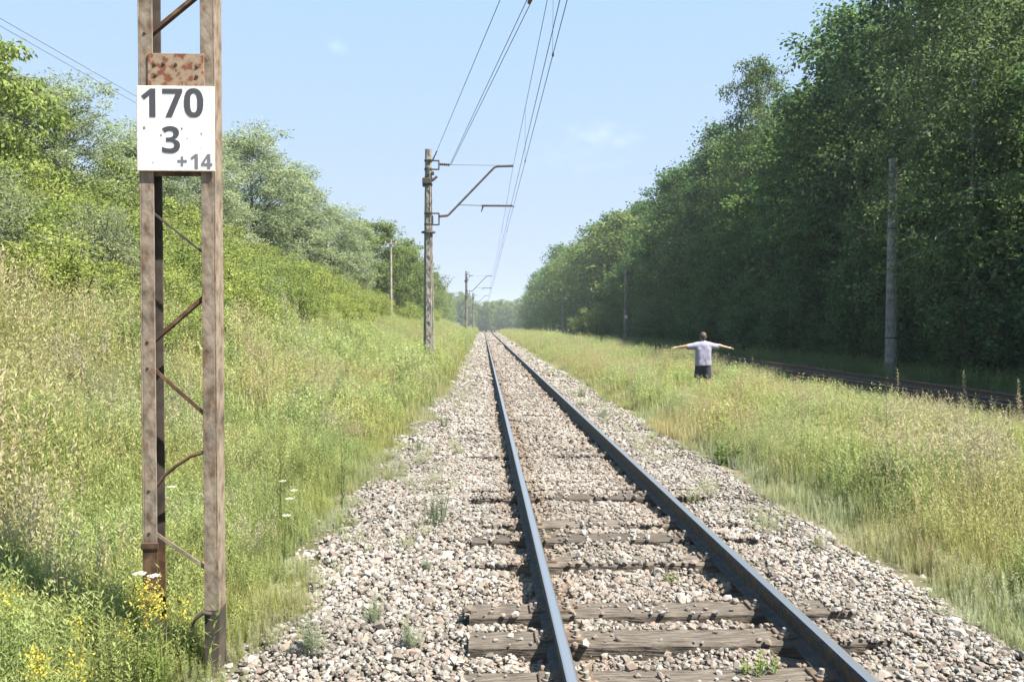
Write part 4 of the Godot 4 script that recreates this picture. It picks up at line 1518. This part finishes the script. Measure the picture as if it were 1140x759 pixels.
func tuft(seed_: int, n: int, h: float, spread: float, bend: float, w: float, cols: Array, tips: Array, heads := 0, plume := false) -> ArrayMesh:
	rng.seed = seed_
	var lb := LB.new()
	for k in n:
		var az := rng.randf() * TAU
		var out := Vector3(cos(az), 0, sin(az))
		var p := Vector3(rng.randf() - 0.5, 0, rng.randf() - 0.5) * spread * 2.0
		var i := rng.randi() % cols.size()
		var g := rng.randf_range(0.75, 1.25)
		lb.blade(p, Vector3.UP, out, h * rng.randf_range(0.45, 1.1), bend * rng.randf_range(0.3, 1.5), w * rng.randf_range(0.7, 1.3), cols[i] * g, tips[i] * g)
	for k in heads:
		var az := rng.randf() * TAU
		var out := Vector3(cos(az), 0, sin(az))
		var p := Vector3(rng.randf() - 0.5, 0, rng.randf() - 0.5) * spread * 1.6
		var hh := h * rng.randf_range(1.0, 1.45)
		var b := rng.randf_range(0.03, 0.22)
		var c := Color(0.32, 0.29, 0.14) * rng.randf_range(0.8, 1.2)
		lb.blade(p, Vector3.UP, out, hh, b, w * 0.55, c, c, 2)
		var tip := p + Vector3.UP * (hh * (1.0 - 0.28 * b)) + out * (hh * b)
		var hc := (Color(0.42, 0.35, 0.23) if rng.randf() < 0.45 else Color(0.37, 0.36, 0.18)) * rng.randf_range(0.85, 1.2)
		if plume:
			hc = Color(0.43, 0.375, 0.255) * rng.randf_range(0.8, 1.15)
		for m in (16 if plume else 7):
			var q := tip + Vector3.DOWN * ((0.012 if plume else 0.022) * m) + rnd() * (0.03 if plume else 0.01)
			var dd := (Vector3.UP * 0.8 + rnd() * 1.5 + out * 0.3).normalized()
			lb.leaf(q, dd, dd.cross(rnd()).normalized(), 0.032, 0.008, hc)
	return lb.mesh()


func leafy(lb: LB, p: Vector3, h: float, n: int, l: float, w: float, col: Color, lean: Vector3, up := 0.5):
	var top := p + Vector3.UP * h + lean * h
	var side := lean.cross(Vector3.UP)
	side = side.normalized() if side.length() > 0.001 else Vector3.RIGHT
	lb.blade(p, (top - p).normalized(), side.cross(Vector3.UP), h, 0.05, 0.009, col * 0.9, col, 2)
	for k in n:
		var t := lerpf(0.08, 1.0, (k + rng.randf()) / n)
		var az := k * 2.39996 + rng.randf()
		var d := Vector3(cos(az), up + rng.randf_range(-0.4, 0.5), sin(az)).normalized()
		var s := d.cross(Vector3.UP + rnd() * 0.7).normalized()
		var sz := (1.15 - 0.6 * t) * rng.randf_range(0.75, 1.25)
		lb.leaf(p.lerp(top, t), d, s, l * sz, w * sz, col * rng.randf_range(0.78, 1.22))


func weed_mesh(seed_: int, stems: int, h: float, n: int, l: float, w: float, col: Color, spread: float) -> ArrayMesh:
	rng.seed = seed_
	var lb := LB.new()
	for k in stems:
		leafy(lb, Vector3(rng.randf() - 0.5, 0, rng.randf() - 0.5) * spread * 2.0, h * rng.randf_range(0.6, 1.15), n, l, w, col * rng.randf_range(0.85, 1.15), rnd() * Vector3(0.35, 0, 0.35))
	return lb.mesh()


# fine feathery plant: whorls of thin needles on upright stems
func feather_mesh(seed_: int, stems: int, h: float, col: Color, spread: float, r: float) -> ArrayMesh:
	rng.seed = seed_
	var lb := LB.new()
	for k in stems:
		var p := Vector3(rng.randf() - 0.5, 0, rng.randf() - 0.5) * spread * 2.0
		var lean := Vector3(p.x, 0, p.z) * 0.9 + rnd() * Vector3(0.3, 0, 0.3)
		var hh := h * rng.randf_range(0.5, 1.1)
		var g := col * rng.randf_range(0.8, 1.2)
		lb.blade(p, (Vector3.UP + lean).normalized(), Vector3.RIGHT, hh, 0.08, 0.007, g, g, 2)
		for m in 12:
			var t := lerpf(0.15, 0.98, m / 11.0)
			for u in 5:
				var az := u * TAU / 5.0 + m * 0.7 + rng.randf() * 0.5
				var d := Vector3(cos(az), 0.75, sin(az)).normalized()
				lb.leaf(p + (Vector3.UP + lean).normalized() * hh * t, d, d.cross(Vector3.UP).normalized(), r * (1.1 - 0.7 * t) * rng.randf_range(0.7, 1.3), 0.0055, g * rng.randf_range(0.85, 1.15))
	return lb.mesh()


func build_grass():
	var G := Color(0.221, 0.275, 0.084)
	var G2 := Color(0.273, 0.305, 0.109)
	var Y := Color(0.39, 0.395, 0.18)
	var S := Color(0.474, 0.429, 0.259)
	var green_near := tuft(501, 28, 0.40, 0.12, 0.26, 0.0052, [G, G2, G], [G2, Y, G2])
	var green_far := tuft(502, 26, 0.42, 0.21, 0.28, 0.014, [G, G2, G2], [G2, Y, G2])
	var straw_near := tuft(503, 26, 0.44, 0.13, 0.22, 0.0042, [G2, S, Y, G], [Y, S, S, G2], 3)
	var straw_far := tuft(504, 24, 0.46, 0.23, 0.24, 0.011, [Y, S, Y, G2], [S, S, Y, Y], 5)
	var weed_near := weed_mesh(505, 5, 0.50, 30, 0.062, 0.0135, Color(0.269, 0.324, 0.123), 0.10)
	var weed_far := weed_mesh(506, 6, 0.6, 18, 0.10, 0.028, Color(0.263, 0.318, 0.123), 0.2)
	var tall_dry := tuft(508, 12, 0.5, 0.15, 0.2, 0.006, [Y, S], [S, S], 16, true)
	var silver := feather_mesh(507, 9, 0.30, Color(0.30, 0.325, 0.20), 0.13, 0.06)
	var pl := {"g": [], "gf": [], "s": [], "sf": [], "w": [], "wf": [], "v": [], "t": []}
	var tn := {"g": [], "gf": [], "s": [], "sf": [], "w": [], "wf": [], "v": [], "t": []}
	rng.seed = 5001
	# [left side, from, to, tufts per square metre]
	for zone in [[2.3, 7.0, 330.0], [7.0, 13.0, 230.0], [13.0, 26.0, 110.0], [26.0, 50.0, 60.0], [50.0, 110.0, 20.0], [110.0, 330.0, 6.0]]:
		for left in [true, false]:
			var x0 := -11.0 if left else 3.15
			var x1 := -0.98 if left else 9.4
			var n := int((zone[1] - zone[0]) * (x1 - x0) * zone[2])
			for i in n:
				var d := rng.randf_range(zone[0], zone[1])
				var x := rng.randf_range(x0, x1)
				if x < -0.63 * d - 0.6 or x > 0.69 * d + 0.6:
					continue
				var edge := minf(-1.32 + 0.34 * smoothstep(10.0, 26.0, d) - x, 99.0) if left else minf(x - 3.15, 1.1 * (9.4 - x))
				var wander := patch.get_noise_2d(x * 9.0, d * 6.0)
				var ragged := edge + wander * 0.35 + patch.get_noise_2d(d * 16.0, 40.0 if left else 90.0) * 0.55
				var cover := clampf(ragged * 1.6 + 0.05, 0.0, 1.0)
				if rng.randf() > cover or x < -9.0 and rng.randf() < 0.5:
					continue
				var size := rng.randf_range(0.65, 1.25) * (0.5 + 0.5 * clampf(edge * 1.1, 0.0, 1.0))
				size *= 1.0 + 0.5 * patch.get_noise_2d(x * 7.0 + 200.0, d * 5.0)
				size *= 0.55 + 0.45 * clampf(ragged * 1.3, 0.0, 1.0)
				if d > 15.0 and d < 22.0 and absf(x - 5.78 * d / 21.0) < 0.75:
					size *= 0.74
				if not left:
					size *= 1.0 - 0.42 * smoothstep(6.6, 8.6, x) * (1.0 - smoothstep(20.0, 30.0, d))
				if left:
					size *= 1.0 + 0.5 * smoothstep(-3.2, -5.0, x) * (1.0 - smoothstep(30.0, 50.0, d))
				if left and d > 14.0:
					size *= 1.0 + 0.6 * smoothstep(-3.6, -2.0, x) * smoothstep(14.0, 24.0, d)
				var far := d > 13.0
				var dry := patch.get_noise_2d(x * 3.2, d * 2.0 + 60.0) + patch.get_noise_2d(x * 14.0, d * 9.0) * 0.6
				var k := "g"
				var u := rng.randf()
				if edge < (0.35 if left else 0.7) and u < (0.35 if left else 0.5) and d < 40.0:
					k = "v"
				elif u > (0.955 if left else 0.94) and edge > 0.5 and d < 60.0 and patch.get_noise_2d(x * 6.0 - 300.0, d * 5.0) + 0.25 * patch.get_noise_2d(x * 30.0, d * 30.0) > (0.27 if left else 0.2 - 0.1 * smoothstep(6.0, 8.5, x)):
					k = "t"
				elif d < 13.0 and u < (0.42 if left else 0.24 + 0.2 * smoothstep(5.0, 7.0, x)) - 0.3 * dry:
					k = "w"
				elif far and u < 0.2 + (0.2 * smoothstep(6.8, 8.2, x) if not left else 0.0) - 0.2 * dry:
					k = "w"
				elif rng.randf() < (0.10 if left else 0.46) + dry * 0.9:
					k = "s"
				if far and k != "v" and k != "t":
					k += "f"
				if d > 50.0:
					size *= 1.25
				var basis := Basis(Vector3.UP, rng.randf() * TAU).scaled(Vector3(size * 1.05, size * rng.randf_range(0.85, 1.2), size * 1.05))
				pl[k].append(Transform3D(basis, Vector3(x, hgt(x, d) - 0.02, -d)))
				var t := rng.randf_range(0.82, 1.18)
				var warm := 0.12 * wander
				tn[k].append(Color(t * (1.0 + warm), t, t * (1.0 - warm)))
	for i in 1100:
		var d := 5.0 + 60.0 * pow(rng.randf(), 1.4)
		var x := rng.randf_range(2.35, 3.3) if rng.randf() < 0.4 else rng.randf_range(-1.5, -0.3)
		if patch.get_noise_2d(x * 20.0, d * 8.0) > 0.05 and d > 7.0:
			pl["v"].append(Transform3D(Basis(Vector3.UP, rng.randf() * TAU).scaled(Vector3.ONE * rng.randf_range(0.2, 0.7)), Vector3(x, -0.02 + dip(d), -d)))
			tn["v"].append(Color.WHITE * rng.randf_range(0.85, 1.1))
	# low weeds in the shade between the second track and the wood
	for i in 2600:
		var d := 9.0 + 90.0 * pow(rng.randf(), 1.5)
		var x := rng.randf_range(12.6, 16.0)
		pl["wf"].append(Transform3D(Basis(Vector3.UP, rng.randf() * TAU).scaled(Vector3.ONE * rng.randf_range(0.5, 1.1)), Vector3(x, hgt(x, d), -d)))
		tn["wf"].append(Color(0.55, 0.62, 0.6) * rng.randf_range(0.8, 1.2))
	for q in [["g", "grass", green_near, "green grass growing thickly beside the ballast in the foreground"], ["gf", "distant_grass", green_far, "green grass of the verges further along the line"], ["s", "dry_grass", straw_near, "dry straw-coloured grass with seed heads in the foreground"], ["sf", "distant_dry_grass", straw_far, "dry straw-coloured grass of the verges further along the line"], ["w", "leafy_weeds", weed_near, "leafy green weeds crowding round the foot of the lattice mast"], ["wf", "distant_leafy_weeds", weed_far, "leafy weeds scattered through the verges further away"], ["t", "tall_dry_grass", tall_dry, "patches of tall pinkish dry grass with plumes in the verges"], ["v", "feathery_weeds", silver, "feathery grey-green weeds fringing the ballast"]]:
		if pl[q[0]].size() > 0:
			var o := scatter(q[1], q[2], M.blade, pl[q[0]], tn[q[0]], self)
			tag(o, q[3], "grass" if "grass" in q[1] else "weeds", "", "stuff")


func stalk_plant(called: String, label: String, group: String, x: float, d: float, m: ArrayMesh, flower: ArrayMesh, fmat: Material, size := 1.0):
	var o := thing(called, label, "plant", Vector3(x, hgt(x, d) - 0.02, -d), rng.randf() * TAU, group)
	o.scale = Vector3.ONE * size
	part("stems", m, M.blade, o)
	if flower:
		part("flowers", flower, fmat, o)


func build_plants():
	rng.seed = 6001
	# goldenrod at the foot of the mast
	for q in [[-2.42, 4.05, 0.78, "yellow goldenrod in the bottom left corner, left of the mast's legs"], [-1.86, 4.25, 0.70, "yellow goldenrod flowering between the two legs of the mast"], [-1.58, 4.3, 0.74, "small yellow goldenrod bending against the mast's right leg"], [-2.05, 3.75, 0.62, "low goldenrod in the bottom left, nearest the camera"]]:
		var st := LB.new()
		var fl := LB.new()
		for k in 7:
			var p := Vector3(rng.randf() - 0.5, 0, rng.randf() - 0.5) * 0.34
			var lean := rnd() * Vector3(0.3, 0, 0.3)
			var h: float = q[2] * rng.randf_range(0.75, 1.1)
			leafy(st, p, h, 30, 0.085, 0.014, Color(0.16, 0.215, 0.055), lean, 0.35)
			if k < 5:
				var top := p + Vector3.UP * h + lean * h
				for b in 8:
					var az := b * 2.4
					var d := Vector3(cos(az), 0.9 - 0.1 * b * 0.5, sin(az)).normalized()
					for m in 9:
						var e := top + Vector3.DOWN * (0.016 * b) + d * (0.008 * m) + rnd() * 0.012
						var dd := rnd().normalized()
						fl.leaf(e, dd, dd.cross(rnd()).normalized(), 0.014, 0.010, Color(0.56, 0.48, 0.09) * rng.randf_range(0.8, 1.2))
		stalk_plant("goldenrod", q[3], "goldenrod plants", q[0], q[1], st.mesh(), fl.mesh(), M.blade)
	for k in 7:
		var x := rng.randf_range(-7.4, -4.6)
		var d := 8.6 + k * 0.95
		var st := LB.new()
		var fl := LB.new()
		for n in 6:
			var p := Vector3(rng.randf() - 0.5, 0, rng.randf() - 0.5) * 0.6
			var lean := rnd() * Vector3(0.3, 0, 0.3)
			var h := rng.randf_range(0.7, 1.0)
			leafy(st, p, h, 24, 0.085, 0.016, Color(0.2, 0.26, 0.07), lean, 0.35)
			for m in 40:
				var dd := rnd().normalized()
				fl.leaf(p + (Vector3.UP + lean) * h + rnd() * Vector3(0.16, 0.2, 0.16), dd, dd.cross(rnd()).normalized(), 0.018, 0.012, Color(0.46, 0.42, 0.10))
		stalk_plant("goldenrod", "yellow goldenrod clump higher on the grassy left bank, " + nth(k) + " from the camera", "goldenrod on the bank", x, d, st.mesh(), fl.mesh(), M.blade)
	# white umbels
	for q in [[-2.50, 4.0, 0.50, "white flower head at the far bottom left corner"], [-1.93, 4.35, 0.80, "white flower head in front of the mast's left leg"], [-1.70, 4.3, 0.85, "white flower head between the mast's legs"], [-1.55, 6.4, 0.62, "white flowers right of the mast among feathery weeds"], [-1.75, 7.2, 0.75, "white flowers above the weeds by the left ballast edge"], [-2.6, 6.6, 0.8, "white flowers in the grass behind the mast"], [5.2, 9.0, 0.7, "white flowers in the grass right of the track"], [5.55, 19.0, 0.62, "pair of pale flower heads just left of the person"], [6.35, 18.0, 0.62, "pale flower heads just right of the person"]]:
		var st := LB.new()
		var fl := LB.new()
		for k in (1 if q[1] < 5.0 else 2):
			var p := Vector3(rng.randf() - 0.5, 0, rng.randf() - 0.5) * 0.2
			var lean := rnd() * Vector3(0.3, 0, 0.3)
			var h: float = q[2] * rng.randf_range(0.8, 1.08)
			leafy(st, p, h, 10, 0.09, 0.016, Color(0.14, 0.19, 0.06), lean, 0.5)
			var top := p + Vector3.UP * h + lean * h
			for b in 13:
				var az := b * 2.39996
				var rr := 0.032 * sqrt(b / 13.0)
				var c := top + Vector3(cos(az) * rr, 0.02 - rr * 0.2, sin(az) * rr)
				for m in 5:
					var dd := (Vector3(cos(m * 1.26), 0.25, sin(m * 1.26)) + rnd() * 0.5).normalized()
					fl.leaf(c, dd, dd.cross(Vector3.UP).normalized(), 0.011, 0.009, Color(0.72, 0.72, 0.66))
		stalk_plant("wild_carrot", q[3], "white umbel flowers", q[0], q[1], st.mesh(), fl.mesh(), M.blade)
	# tall dark stalks by the ballast, dry spikes on the right
	for q in [[-1.98, 7.9, 1.15, Color(0.10, 0.14, 0.05), "tall dark weed stalk left of the ballast, nearer one"], [-1.50, 8.6, 1.05, Color(0.11, 0.145, 0.055), "tall dark weed stalk at the ballast edge, farther one"], [5.6, 11.0, 1.15, Color(0.17, 0.16, 0.09), "tall thin brown stalk in the grass right of the ballast"]]:
		var st := LB.new()
		leafy(st, Vector3.ZERO, q[2], 60, 0.10, 0.012, q[3], rnd() * Vector3(0.12, 0, 0.12), 0.9)
		leafy(st, Vector3(0.05, 0, 0.04), q[2] * 0.8, 40, 0.09, 0.012, q[3], rnd() * Vector3(0.3, 0, 0.3), 0.9)
		stalk_plant("weed_stalk", q[4], "tall weed stalks", q[0], q[1], st.mesh(), null, null)
	for q in [[8.0, 15.2, 1.30, "tall pale dry flower spike in front of the second track, left one"], [8.9, 14.6, 1.15, "pale dry flower spike in front of the second track, middle one"], [9.1, 13.2, 1.0, "pale dry flower spike near the right picture edge"]]:
		var st := LB.new()
		var fl := LB.new()
		for k in 3:
			var p := Vector3(rng.randf() - 0.5, 0, rng.randf() - 0.5) * 0.3
			var lean := rnd() * Vector3(0.15, 0, 0.15)
			var h: float = q[2] * (1.0 if k == 0 else rng.randf_range(0.55, 0.8))
			leafy(st, p, h, 16, 0.14, 0.03, Color(0.22, 0.22, 0.12), lean, 0.5)
			for m in 70:
				var t := rng.randf_range(0.55, 1.0)
				var dd := (rnd() + Vector3.UP * 0.3).normalized()
				fl.leaf(p + (Vector3.UP + lean) * h * t + rnd() * 0.05 * (1.15 - t) * 2.0, dd, dd.cross(rnd()).normalized(), 0.035, 0.012, Color(0.50, 0.42, 0.31) * rng.randf_range(0.8, 1.2))
		stalk_plant("dry_spike", q[3], "dry flower spikes", q[0], q[1], st.mesh(), fl.mesh(), M.blade, 0.82)
	# tufts growing out of the ballast
	for q in [[-0.49, 8.1, 0.95, "grey-green feathery tuft alone in the middle of the left ballast"], [-0.42, 4.95, 0.55, "feathery tuft in the ballast at the bottom, left of the near sleepers"], [-0.72, 5.4, 0.5, "low feathery tuft in the ballast left of the near sleepers"], [-0.45, 6.5, 0.4, "small feathery tuft left of the rail, between two larger tufts"], [-1.0, 4.9, 0.7, "feathery tuft at the bottom by the left ballast edge"], [-1.0, 12.5, 0.8, "feathery tuft on the left ballast edge farther off"], [-0.75, 15.5, 0.8, "feathery tuft on the left ballast beyond the lone tuft"], [2.55, 17.0, 0.7, "feathery tuft in the ballast right of the right rail"], [2.7, 22.0, 0.9, "distant feathery tuft in the ballast right of the rail"]]:
		var m := feather_mesh(700 + int(q[1] * 10.0), 16, 0.36, Color(0.19, 0.235, 0.14), 0.10, 0.06)
		stalk_plant("weed_tuft", q[3], "tufts growing in the ballast", q[0], q[1], m, null, null, q[2])
	for q in [[1.55, 4.45, 0.75, "tiny bright green plant between the rails at the bottom"], [1.45, 6.15, 0.4, "tiny pale green plant between the rails"], [3.6, 11.6, 1.9, "dense dark green clump on the right ballast edge"], [3.85, 12.3, 1.8, "second dark green clump behind the right ballast edge"]]:
		var m := weed_mesh(800 + int(q[1] * 10.0), 12, 0.2, 14, 0.055, 0.028, Color(0.10, 0.155, 0.04) if q[2] > 1.0 else Color(0.17, 0.23, 0.07), 0.12)
		stalk_plant("leafy_clump", q[3], "leafy clumps by the ballast", q[0], q[1], m, null, null, q[2])
